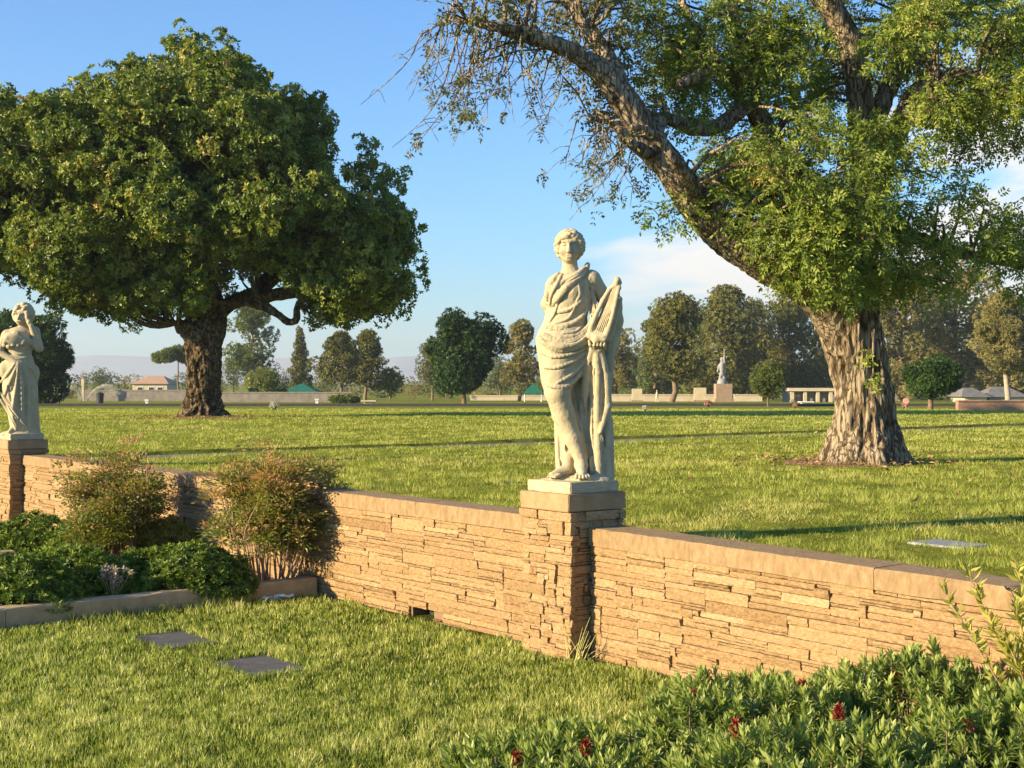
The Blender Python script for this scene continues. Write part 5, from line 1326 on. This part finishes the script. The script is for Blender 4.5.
def side_shrub():
    r = np.random.default_rng(81); c = uv(-3.72, -0.28); root = empty('yellow_leaved_shrub', c, 'upright yellow leaved shrub at the right edge by the wall', 'shrub')
    b, s = MB(), MB()
    for k in range(84):
        a = r.uniform(0, 6.28); q = r.uniform(0, 0.16); p0 = c + np.array([math.cos(a) * q, math.sin(a) * q, 0]); H = r.uniform(0.55, 1.05)
        d = np.array([math.cos(a) * q * 2.6 + r.normal(0.0, 0.10), math.sin(a) * q * 2.6 + r.normal(0, 0.12), 1.0]); t = np.linspace(0, 1, 9)[:, None]
        pts = p0 + d * H * t; s.tube(pts, np.linspace(0.006, 0.002, 9), 5)
        m = 110; tt = r.uniform(0.25, 1.0, m); P = p0 + d * H * tt[:, None]
        D = unit(np.array([0, 0, 0.85]) + rdir(r, m) * 0.8); leaf_quads(b, P, D, rdir(r, m), r.uniform(0.045, 0.085, m), r.uniform(0.013, 0.024, m), np.clip(r.normal(0.5, 0.25, m), 0, 1), cup=0.05)
    put(s, 'stem', M['cane'], root); put(b, 'foliage', M['leaf_side'], root)
side_shrub()
def dry_flowers():
    r = np.random.default_rng(82); c = bed(112, 602); root = empty('dried_flowers', c, 'pale dried flowers between the front hedges', 'flowers')
    b, s = MB(), MB()
    for k in range(16):
        d = np.array([r.normal(0, 0.22), r.normal(0, 0.15), 1.0]); H = r.uniform(0.15, 0.27); s.tube([c, c + d * H * 0.5, c + d * H], [0.004, 0.003, 0.002], 4); n = 22
        leaf_quads(b, np.repeat((c + d * H)[None], n, 0) + r.normal(0, 0.012, (n, 3)), rdir(r, n), rdir(r, n), 0.022, 0.014, r.random(n))
    put(s, 'stem', M['cane'], root); put(b, 'petals', M['pale_petals'], root)
M['pale_petals'] = leafmat('pale_petals', [(0.0, (0.3, 0.22, 0.18)), (1.0, (0.6, 0.5, 0.44))], 0.2)
dry_flowers()
def scrap():
    r = np.random.default_rng(83); Y = 1.82 * F / (600 - HOR); c = np.array([(277 - 512) / F * Y, Y, 0.03]); b = MB()
    for k in range(3):
        n = 7; X, Z = np.meshgrid(np.linspace(-0.08, 0.08, n), np.linspace(-0.03, 0.03, 4), indexing='ij')
        V = np.stack([X + r.normal(0, 0.005, X.shape) + (k - 1) * 0.05, Z + r.normal(0, 0.006, X.shape), r.normal(0, 0.011, X.shape) + 0.01 * k], -1).reshape(-1, 3) + c
        i = np.arange(n - 1)[:, None] * 4; j = np.arange(3)[None]; b.add(V, np.stack([i + j, i + 4 + j, i + 4 + j + 1, i + j + 1], -1).reshape(-1, 4))
    o = b.build('paper_scrap', M['white'], None, False, c); tag(o, 'crumpled white paper scrap in the grass by the kerb corner', 'litter')
scrap()
lower_grass(); upper_grass()
# ------------------------------------------------------------------ far across the grounds
FT = far_tree
FT('broad_dark_tree', 'very dark dense tree behind the far statue at the left edge', 28, 96, 305, 106, 'round', 'leaf_dark', 201, crown_low=0.02, n=5200, leaf=0.30)
FT('umbrella_pine', 'flat topped umbrella pine beside the big trunk on the left', 178, 175, 347, 46, 'umbrella', 'leaf_mid', 202, n=1500, leaf=0.42, lean=-0.05)
FT('round_tree', 'small round tree near the tan roofed house', 101, 255, 366, 30, 'round', 'leaf_mid', 203, n=900, crown_low=0.1)
FT('small_tree', 'thin brown tree by the sprinkler at the left', 85, 235, 370, 14, 'round', 'leaf_euc', 227, n=420, crown_low=0.25)
FT('tall_airy_pine', 'tall airy tree with a pale trunk right of the big left trunk', 249, 195, 306, 56, 'euc', 'leaf_mid', 204, bark='bark_pale', crown_low=0.3, n=1700, leaf=0.34, trunk_w=4.5)
FT('grey_green_tree', 'grey green tree behind the big left trunk', 232, 225, 352, 26, 'round', 'leaf_mid', 205, n=900, crown_low=0.1)
FT('yellow_green_tree', 'yellow green young tree left of the green canopy', 264, 150, 367, 40, 'round', 'leaf_yel', 206, n=1100, crown_low=0.15, leaf=0.2)
FT('dark_round_tree', 'dark round tree behind the yellow green tree', 262, 232, 359, 40, 'round', 'leaf_dark', 207, n=1100, crown_low=0.08)
FT('dark_round_tree', 'small dark tree left of the cone shaped pine', 284, 236, 368, 20, 'round', 'leaf_dark', 208, n=700, crown_low=0.08)
FT('cone_pine', 'cone shaped pine rising behind the green canopy', 301, 205, 329, 28, 'cone', 'leaf_pine', 209, n=2000, crown_low=0.08, leaf=0.26)
FT('pine_tree', 'brown green pine right of the green canopy, left of its pair', 341, 158, 333, 50, 'pine', 'leaf_pine', 210, n=2600, crown_low=0.24, leaf=0.26, trunk_w=3)
FT('pine_tree', 'brown green pine right of the green canopy, right of its pair', 366, 166, 331, 42, 'pine', 'leaf_pine', 211, n=2400, crown_low=0.2, leaf=0.26, trunk_w=3)
FT('pale_green_tree', 'pale green small tree between the pines and the big dark tree', 390, 168, 365, 30, 'round', 'leaf_yel', 212, n=900, crown_low=0.15, leaf=0.2)
FT('pale_green_tree', 'pale hazy bush low beside the big dark tree', 414, 232, 378, 40, 'round', 'leaf_euc', 213, n=800, crown_low=0.05)
FT('dark_broad_tree', 'big dark green tree alone left of the near statue', 462, 108, 308, 80, 'round', 'leaf_dark', 214, n=5200, crown_low=0.06, leaf=0.24)
FT('grey_pine', 'grey pine half hidden behind the big dark green tree', 432, 190, 343, 44, 'pine', 'leaf_pine', 215, n=1800, crown_low=0.15)
FT('eucalyptus', 'brownish eucalyptus just left of the near statue', 519, 165, 325, 48, 'euc', 'leaf_euc', 216, n=2300, crown_low=0.12, leaf=0.26)
FT('eucalyptus', 'brownish eucalyptus just right of the near statue', 617, 196, 318, 46, 'euc', 'leaf_euc', 217, n=2300, crown_low=0.1, leaf=0.28)
FT('broad_green_tree', 'low green tree behind the lyre statue', 590, 230, 372, 60, 'round', 'leaf_mid', 218, n=1300, crown_low=0.05)
FT('pine_tree', 'tall pine with a clear trunk right of the near statue', 673, 140, 294, 74, 'pine', 'leaf_pine', 219, n=4200, crown_low=0.24, leaf=0.24, trunk_w=5)
FT('pine_tree', 'broad pine behind the soldier monument', 718, 185, 289, 96, 'pine', 'leaf_pine', 220, n=5000, crown_low=0.10, leaf=0.32, trunk_w=5)
FT('pine_tree', 'broad dark pine left of the leaning trunk', 790, 195, 294, 104, 'pine', 'leaf_pine', 221, n=4600, crown_low=0.06, leaf=0.32)
FT('pine_tree', 'pine partly hidden by the leaning trunk', 840, 205, 310, 70, 'pine', 'leaf_pine', 222, n=3200, crown_low=0.08, leaf=0.32)
FT('dark_bushy_tree', 'dark low tree behind the monuments', 742, 225, 345, 70, 'round', 'leaf_dark', 228, n=1800, crown_low=0.02)
FT('dark_bushy_tree', 'dark low tree behind the small mausoleum', 815, 225, 350, 60, 'round', 'leaf_dark', 229, n=1600, crown_low=0.02)
FT('dark_bushy_tree', 'dark low tree between the first pine and the near statue', 648, 235, 362, 54, 'round', 'leaf_dark', 230, n=1400, crown_low=0.02)
FT('feathery_tree', 'small feathery green tree in front of the mausoleum', 768, 82, 358, 38, 'round', 'leaf_mid', 223, n=2600, crown_low=0.16, leaf=0.10, trunk_w=1.5)
FT('eucalyptus', 'tall pale eucalyptus right behind the leaning trunk', 902, 165, 268, 92, 'euc', 'leaf_euc', 224, n=3800, crown_low=0.06, leaf=0.30)
FT('eucalyptus', 'tall brownish eucalyptus above the small round dark tree', 955, 172, 258, 104, 'euc', 'leaf_euc', 225, n=4200, crown_low=0.06, leaf=0.30)
FT('eucalyptus', 'eucalyptus with a white trunk at the right edge', 1008, 120, 300, 78, 'euc', 'leaf_euc', 226, n=3400, bark='bark_pale', crown_low=0.34, leaf=0.22, trunk_w=5)
FT('round_dark_tree', 'small round dark green tree right of the leaning trunk', 931, 64, 356, 68, 'round', 'leaf_dark', 231, n=4200, crown_low=0.22, leaf=0.10, trunk_w=5)
FT('dark_bushy_tree', 'dark tree behind the grey roofs at the right edge', 985, 210, 340, 90, 'round', 'leaf_dark', 232, n=1800, crown_low=0.02)
FT('eucalyptus', 'eucalyptus filling the gap left of the white trunk', 990, 190, 275, 84, 'euc', 'leaf_euc', 233, n=2600, crown_low=0.05, leaf=0.32)
for i, (x_, Y_, t_, w_) in enumerate(((655, 212, 318, 44), (752, 205, 300, 60), (700, 222, 312, 50), (868, 200, 300, 70), (930, 205, 296, 70), (1030, 196, 296, 70))):
    FT('boundary_pine', 'tall olive pine in the thick row behind the monuments and trunk', x_, Y_, t_, w_, 'pine', 'leaf_pine' if i % 2 else 'leaf_mid', 400 + i, group='thick row of pines at the back', n=2600, crown_low=0.04, leaf=0.32)
for i, (x_, t_, w_, m_) in enumerate(((500, 352, 46, 'leaf_mid'), (556, 356, 50, 'leaf_dark'), (586, 350, 46, 'leaf_mid'), (632, 340, 50, 'leaf_mid'), (664, 348, 50, 'leaf_dark'), (772, 335, 60, 'leaf_mid'), (842, 338, 60, 'leaf_dark'), (880, 330, 60, 'leaf_mid'), (918, 325, 60, 'leaf_dark'), (958, 330, 60, 'leaf_mid'), (1004, 335, 64, 'leaf_dark'), (446, 366, 40, 'leaf_mid'))):
    FT('boundary_tree', 'low green tree filling the gaps at the back of the grounds', x_, 246 + 3 * (i % 3), t_, w_, 'round', m_, 440 + i, group='low trees filling the back of the grounds', n=1500, crown_low=0.0)
FT('green_tree', 'green tree far behind the first canopy', 325, 245, 372, 40, 'round', 'leaf_mid', 234, n=900, crown_low=0.05)
FT('green_tree', 'green tree behind the second canopy', 545, 238, 366, 40, 'round', 'leaf_mid', 235, n=900, crown_low=0.05)

# a ragged row of shrubs along the far left boundary
def far_shrub(label, px, Y, ytop, w, mat, seed, group):
    r = np.random.default_rng(seed); c = gpos(px, Y); H = at(px, ytop, Y)[2] - c[2]; W = w / F * Y
    root = empty('boundary_shrub', c, label, 'shrub', group); b, s = MB(), MB(); n = 260
    P, D = shell_points(r, n, c + np.array([0, 0, H * 0.5]), (W / 2, W / 2.5, H * 0.52), 0.5); P[:, 2] += H * 0.12 * (n2(P[:, 0], P[:, 1], 0.8, seed) - 0.5)
    rosettes(b, r, P, D + np.array([0, 0, .4]) + r.normal(0, .4, (n, 3)), 8, 0.32, 0.12, np.clip(r.normal(.5, .2, n), 0, 1)); put(b, 'foliage', M[mat], root)
    for k in range(5): s.tube([c, c + np.array([r.normal(0, W * .15), 0, H * .4]), c + np.array([r.normal(0, W * .25), 0, H * .8])], [.06, .04, .02], 5)
    put(s, 'stem', M['bark_far'], root)
BS = 'shrubs along the far boundary'
for i, (x, y, w, m) in enumerate(((70, 374, 30, 'leaf_dry'), (112, 373, 34, 'leaf_dry'), (133, 374, 30, 'leaf_nan'), (152, 378, 20, 'leaf_dark'), (182, 372, 22, 'leaf_mid'), (215, 378, 24, 'leaf_mid'), (292, 384, 30, 'leaf_mid'), (350, 384, 44, 'leaf_dry'), (384, 386, 36, 'leaf_mid'), (440, 382, 44, 'leaf_mid'), (490, 380, 40, 'leaf_euc'), (560, 380, 60, 'leaf_mid'), (612, 380, 40, 'leaf_mid'), (690, 378, 50, 'leaf_dark'), (870, 376, 60, 'leaf_euc'), (920, 376, 60, 'leaf_dark'), (1040, 372, 60, 'leaf_dark'), (30, 372, 60, 'leaf_dark'))):
    far_shrub('low shrub along the far boundary of the grounds', x, 262 + (i % 3) * 6, y, w, m, 300 + i, BS)
for i, (x, Y, y, w, m, lab) in enumerate(((213 + 41, 142, 389, 12, 'leaf_dark', 'small dark bush left of the green canopy, left of its pair'), (281, 142, 388, 12, 'leaf_dark', 'small dark bush left of the green canopy, right of its pair'), (345, 118, 396, 30, 'leaf_mid', 'clipped low bush right of the green canopy'))):
    far_shrub(lab, x, Y, y, w, m, 340 + i, 'bushes by the canopy')

def bx(b, px, Y, w, y0, h, d, mat=0, z=None):
    """box standing at depth Y: w, h in photo pixels; y0 its lift above the ground in pixels; d depth in metres"""
    g = gpos(px, Y); k = Y / F; z0 = g[2] + y0 * k if z is None else z
    b.box((g[0] - w * k / 2, Y - d / 2, z0 - (0.1 if y0 == 0 else 0)), (g[0] + w * k / 2, Y + d / 2, z0 + h * k), mat=mat)
def low_wall(name, label, x0, x1, Y, h, mat, cap=None):
    root = empty(name, gpos((x0 + x1) / 2, Y), label, 'wall', 'low walls across the grounds'); k = Y / F
    b = MB(); bx(b, (x0 + x1) / 2, Y, x1 - x0, 0, h - 1, 0.4); put(b, 'wall_body', M[mat], root)
    c = MB(); bx(c, (x0 + x1) / 2, Y, x1 - x0 + 1, h - 1, 1.2, 0.5); put(c, 'wall_cap', M[cap or mat], root)
low_wall('low_wall', 'low brown wall at the far left behind the sprinkler', 78, 186, 172, 11, 'greywall')
low_wall('low_wall', 'low grey wall in front of the green canopy', 214, 352, 140, 10, 'greywall')
low_wall('low_wall', 'long low cream wall in front of the pines', 612, 722, 158, 7, 'cream')
low_wall('low_wall', 'short low cream wall right of the soldier monument', 734, 762, 156, 7, 'cream')
low_wall('brick_wall', 'low reddish brick wall at the right edge', 957, 1110, 60, 10, 'brick')
low_wall('low_wall', 'low cream wall behind the second canopy', 470, 600, 190, 5, 'cream')
low_wall('low_wall', 'low cream wall right of the mausoleum', 826, 900, 180, 6, 'greywall')
def slab(label, px, Y, w, h):
    root = empty('upright_monument', gpos(px, Y), label, 'monument', 'upright slab monuments'); b = MB(); bx(b, px, Y, w * 1.15, 0, 1.6, 0.7); put(b, 'base', M['granite'], root)
    c = MB(); bx(c, px, Y, w, 1.6, h - 1.6, 0.35); put(c, 'slab', M['cream'], root)
slab('pale upright slab just left of the clear trunked pine', 637, 150, 10, 13); slab('larger pale upright slab left of the soldier monument', 700, 150, 12, 14)
def soldier():
    Y = 148; g = gpos(723, Y); k = Y / F; root = empty('statue_monument', g, 'statue on a tall reddish pedestal in front of the dark pines', 'monument')
    b = MB(); bx(b, 723, Y, 19, 0, 3, 2.2); bx(b, 723, Y, 16, 3, 15, 1.7); put(b, 'pedestal', M['granite'], root)
    S = Sculpt((-10, -8, -1), (12, 8, 38), 0.5)
    for a, c_, r1, r2 in (((-3, 0, 0), (-1, 0, 10), 1.3, 1.6), ((4, 0, 0), (1, 0, 10), 1.3, 1.7), ((0, 0, 10), (0, 0, 19), 2.4, 3.0), ((0, 0, 20), (0, 0, 22), 1.2, 1.2), ((0, 0, 24), (0, 0, 25), 1.8, 1.8), ((3, 0, 18), (2, -2, 27), 1.1, .9), ((-3, 0, 18), (-4.5, -1, 12), 1.1, .9), ((2, -2, 27), (2, -2, 35), .6, .5), ((0, 0, 0), (0, 0, .6), 5, 5)): S.cone(a, c_, r1, r2, 1.0)
    o = S.mesh('figure', M['pale_marker'], k, (0, 0, 0), root); o.location = (-1 * k, 0, 18 * k)
soldier()
def small_statue():
    Y = 149; root = empty('small_statue', gpos(657, Y), 'small pale statue between the slab and the clear trunked pine', 'statue'); b = MB(); bx(b, 657, Y, 3.6, 0, 3.5, .4); put(b, 'base', M['cream'], root)
    S = Sculpt((-3, -3, -1), (3, 3, 10), 0.25)
    for a, c_, r1, r2 in (((0, 0, 0), (0, 0, 5), 1.5, 1.1), ((0, 0, 5), (0, 0, 6), 1.2, .6), ((0, 0, 7.4), (0, 0, 7.6), .8, .8)): S.cone(a, c_, r1, r2, .5)
    o = S.mesh('figure', M['cream'], Y / F, (0, 0, 0), root); o.location = (0, 0, 3.4 * Y / F)
small_statue()
def canopy(label, px, Y, w, y0, h, hp):
    g = gpos(px, Y); k = Y / F; root = empty('green_canopy', g, label, 'canopy', 'green canopies'); R = w * k / 2; ze = g[2] + y0 * k; zt = ze + h * k
    b = MB(); e_ = [(-R, -R), (R, -R), (R, R), (-R, R)]
    V = [(g[0] + x, g[1] + y, ze) for x, y in e_] + [(g[0] + x * .08, g[1] + y * .08, zt) for x, y in e_] + [(g[0] + x, g[1] + y, ze - 0.16) for x, y in e_]
    F_ = [[i, (i + 1) % 4, 4 + (i + 1) % 4, 4 + i] for i in range(4)] + [[4, 5, 6, 7]] + [[8 + i, 8 + (i + 1) % 4, (i + 1) % 4, i] for i in range(4)]
    b.add(V, F_); put(b, 'canvas_roof', M['canopy'], root)
    for x, y in e_:
        p = MB(); p.tube([(g[0] + x * .92, g[1] + y * .92, g[2] - .1), (g[0] + x * .92, g[1] + y * .92, ze)], .06, 8); put(p, 'post', M['white'], root)
canopy('green canopy on posts between the big left trunk and the pines', 302, 150, 40, 9, 9, 1); canopy('second green canopy half hidden just left of the near statue', 533, 150, 18, 9, 9, 1)
def house(name, label, px, Y, w, wallh, roofh, d, roofmat, group, wins):
    g = gpos(px, Y); k = Y / F; root = empty(name, g, label, 'house', group); W = w * k / 2; zt = g[2] + wallh * k; D_ = d / 2
    b = MB(); b.box((g[0] - W, Y - D_, g[2] - .2), (g[0] + W, Y + D_, zt)); put(b, 'house_wall', M['cream'], root)
    R = MB(); o_ = .4; zr = zt + roofh * k
    V = [(g[0] - W - o_, Y - D_ - o_, zt), (g[0] + W + o_, Y - D_ - o_, zt), (g[0] + W + o_, Y + D_ + o_, zt), (g[0] - W - o_, Y + D_ + o_, zt), (g[0] - W * .45, Y, zr), (g[0] + W * .45, Y, zr)]
    R.add(V, [[0, 1, 5, 4], [2, 3, 4, 5], [3, 2, 1, 0]]); R.add(V, [[1, 2, 5], [3, 0, 4]]); put(R, 'roof', M[roofmat], root)
    for q in wins:
        f = MB(); x = g[0] + q * W; f.box((x - .55, Y - D_ - .05, g[2] + 1.0), (x + .55, Y - D_ - .003, g[2] + 2.2)); fo = put(f, 'window', M['white'], root)
        p = MB(); p.box((x - .45, Y - D_ - .06, g[2] + 1.1), (x + .45, Y - D_ - .053, g[2] + 2.1)); _put(p, 'pane', M['window'], fo, False)
house('tile_roof_house', 'cream house with a tan tiled roof left of the big trunk', 156, 258, 34, 15, 8, 9, 'rooftile', None, (-.55, .1, .6))
house('grey_roof_house', 'grey roofed building behind the brick wall, left of its pair', 968, 150, 22, 5, 9, 5, 'roofgrey', 'grey roofed buildings', ())
house('grey_roof_house', 'grey roofed building behind the brick wall, right of its pair', 999, 152, 36, 5, 10, 5, 'roofgrey', 'grey roofed buildings', ())
def mausoleum():
    Y = 142; g = gpos(808, Y); k = Y / F; root = empty('mausoleum', g, 'small pale mausoleum with posts behind the feathery tree', 'mausoleum'); W = 20 * k; h = 11 * k
    b = MB(); b.box((g[0] - W, Y - 1, g[2] - .1), (g[0] + W, Y + 3, g[2] + h)); put(b, 'mausoleum_wall', M['greywall'], root)
    c = MB(); c.box((g[0] - W - .3, Y - 1.9, g[2] + h), (g[0] + W + .3, Y + 3.2, g[2] + h + .3)); put(c, 'flat_roof', M['cream'], root)
    for q in (-1, -.33, .33, 1):
        p = MB(); p.box((g[0] + q * W * .95 - .16, Y - 1.75, g[2] - .1), (g[0] + q * W * .95 + .16, Y - 1.45, g[2] + h)); put(p, 'column', M['cream'], root)
mausoleum()
# small things on the far lawn
def bouquet(label, px, py, w, mats, seed, Y=None):
    g = ghit(px, py) if Y is None else gpos(px, Y); r = np.random.default_rng(seed); k = g[1] / F; R = w * k * 0.36
    root = empty('flower_bouquet', g, label, 'flowers', 'flowers left on the far graves'); v = MB(); v.tube([g - np.array([0, 0, .03]), g + np.array([0, 0, R * .6])], [R * .35, R * .45], 10); put(v, 'vase', M['dark'], root)
    b = MB(); n = 70; P, D = shell_points(r, n, g + np.array([0, 0, R * 1.1]), (R, R, R * .7), .5); rosettes(b, r, P, D, 7, R * .35, R * .22, r.random(n), (20, 90)); put(b, 'bloom', M[mats], root)
M['white_petals'] = leafmat('white_petals', [(0.0, (0.42, 0.40, 0.36)), (1.0, (0.68, 0.65, 0.58))], 0.2)
M['pink_petals'] = leafmat('pink_petals', [(0.0, (0.34, 0.12, 0.10)), (1.0, (0.55, 0.34, 0.27))], 0.2)
bouquet('white bouquet on the lawn right of the big left trunk', 274, 410, 13, 'white_petals', 1)
bouquet('pale bouquet on the lawn in front of the tall pine', 645, 411, 8, 'white_petals', 2)
bouquet('pink bouquet in front of the soldier monument', 708, 407, 10, 'pink_petals', 3)
bouquet('pink bouquet right of the feathery tree', 795, 408, 7, 'pink_petals', 4)
bouquet('pink bouquet just right of the leaning trunk', 905, 408, 9, 'pink_petals', 5)
bouquet('white bouquet by the foot of the leaning trunk', 894, 411, 7, 'white_petals', 6)
bouquet('white bouquet left of the leaning trunk', 792, 401, 6, 'white_petals', 10, 118)
def bin_(): 
    g = gpos(100, 118); root = empty('trash_can', g, 'dark trash can on the far lawn at the left', 'trash can'); b = MB(); b.tube([g, g + np.array([0, 0, .75])], [.27, .32], 14); put(b, 'can_body', M['dark'], root)
    c = MB(); c.tube([g + np.array([0, 0, .75]), g + np.array([0, 0, .85])], [.35, .28], 14); put(c, 'can_lid', M['dark'], root)
bin_()
def post(label, px, Y, w, h, mat, name='marker_post'):
    g = gpos(px, Y); k = Y / F; root = empty(name, g, label, 'post', 'small posts on the far lawn'); b = MB(); bx(b, px, Y, w * .7, 0, h * .7, w * k * .7); put(b, 'post_body', M[mat], root)
    c = MB(); bx(c, px, Y, w, h * .7, h * .3, w * k); put(c, 'post_top', M[mat], root)
post('white post on the far lawn left of the big trunk', 147, 92, 4, 6, 'white'); post('pale post at the far left wall', 83, 170, 3, 22, 'cream'); post('short white post near the canopy wall', 317, 112, 4, 5, 'white')
post('low cream block on the drive right of the canopy', 369, 104, 15, 4, 'cream', 'cream_block'); post('low white block left of the leaning trunk', 806, 102, 14, 3, 'white', 'cream_block')
def round_sign():
    Y = 62; g = gpos(906, Y); k = Y / F; root = empty('round_sign', g, 'small pink round marker on a stick right of the leaning trunk', 'sign'); b = MB(); b.tube([g, g + np.array([0, 0, 8 * k])], .02, 6); put(b, 'stick', M['cane'], root)
    c = MB(); c.tube([g + np.array([0, -.03, 9 * k]), g + np.array([0, .03, 9 * k])], 3 * k, 18); c.add([(g[0] + 3 * k * math.cos(t), Y - .03, g[2] + 9 * k + 3 * k * math.sin(t)) for t in np.linspace(0, 6.283, 18, endpoint=False)], [list(range(18))]); put(c, 'disc', M['pink'], root)
round_sign()
# lawn sprinklers at work beyond the left wall: fans of drops
def sprinkler(label, px, Y, w, h, seed, sgn):
    r = np.random.default_rng(seed); g = gpos(px, Y); k = Y / F; root = empty('lawn_sprinkler', g, label, 'sprinkler', 'sprinklers at the far left'); s = MB(); s.tube([g, g + np.array([0, 0, .35])], .04, 6); put(s, 'riser', M['dark'], root)
    b = MB(); n = 2600; q = r.random(n); el = r.uniform(0.75, 1.0, n); V_ = np.stack([g[0] + sgn * w * k * q * el, g[1] + r.normal(0, .6, n) * q, g[2] + .35 + h * k * el * 4 * q * (1 - q * .93)], 1) + r.normal(0, .05, (n, 3))
    leaf_quads(b, V_, rdir(r, n), rdir(r, n), 0.07, 0.05, 0.5, cup=0); put(b, 'water_spray', M['white_petals'], root)
sprinkler('water spray fanning left beside the dark tree at the far left', 82, 150, 24, 12, 1, -1); sprinkler('water spray fanning right over the far left wall', 88, 160, 34, 13, 2, 1)

# ------------------------------------------------------------------ hills and the air
def hills(seed, Y, ys, amp, dep):
    n = 260; px = np.linspace(-900, 1900, n); r = fbm(np.stack([px / 150, 0 * px, 0 * px], 1), seed, 5) - .5
    yt = ys + amp * 2 * r * -1 - 4 * np.exp(-((px - 130) / 60) ** 2) - 3 * np.exp(-((px - 420) / 50) ** 2)
    X = (px - 512) / F * Y; top = CAMZ + (HOR - yt) / F * Y; b = MB(); rows = []
    for q, fz in ((-1, 0), (-.6, .45), (-.25, .82), (0, 1.0), (.5, .5), (1, 0)):
        z = -3 + (top + 3) * fz + (fbm(np.stack([px / 40, np.full(n, q * 3), 0 * px], 1), seed + 3, 3) - .5) * 0.22 * (top + 3) * (0 < fz < 1)
        rows.append(np.stack([X, np.full(n, Y + q * dep), z], 1))
    i = np.arange(n - 1); b.add(np.vstack(rows), np.vstack([np.stack([k * n + i, k * n + i + 1, (k + 1) * n + i + 1, (k + 1) * n + i], 1) for k in range(5)]))
    tag(b.build('hills', M['hill'], None, True), kind='structure')
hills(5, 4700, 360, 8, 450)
HAZE = 0.00022
hz = MB(); hz.box((-5600, -1200, -9), (5600, 5300, 165)); ho = hz.build('haze', newmat('haze_air')[0]); ho['kind'] = 'stuff'; 
hm = ho.data.materials[0].node_tree; hv = hm.nodes.new('ShaderNodeVolumePrincipled'); hv.inputs['Color'].default_value = (0.82, 0.90, 1.0, 1); hv.inputs['Density'].default_value = HAZE; hv.inputs['Anisotropy'].default_value = 0.2
ho_out = [q for q in hm.nodes if q.type == 'OUTPUT_MATERIAL'][0]; hm.links.new(hv.outputs[0], ho_out.inputs['Volume'])
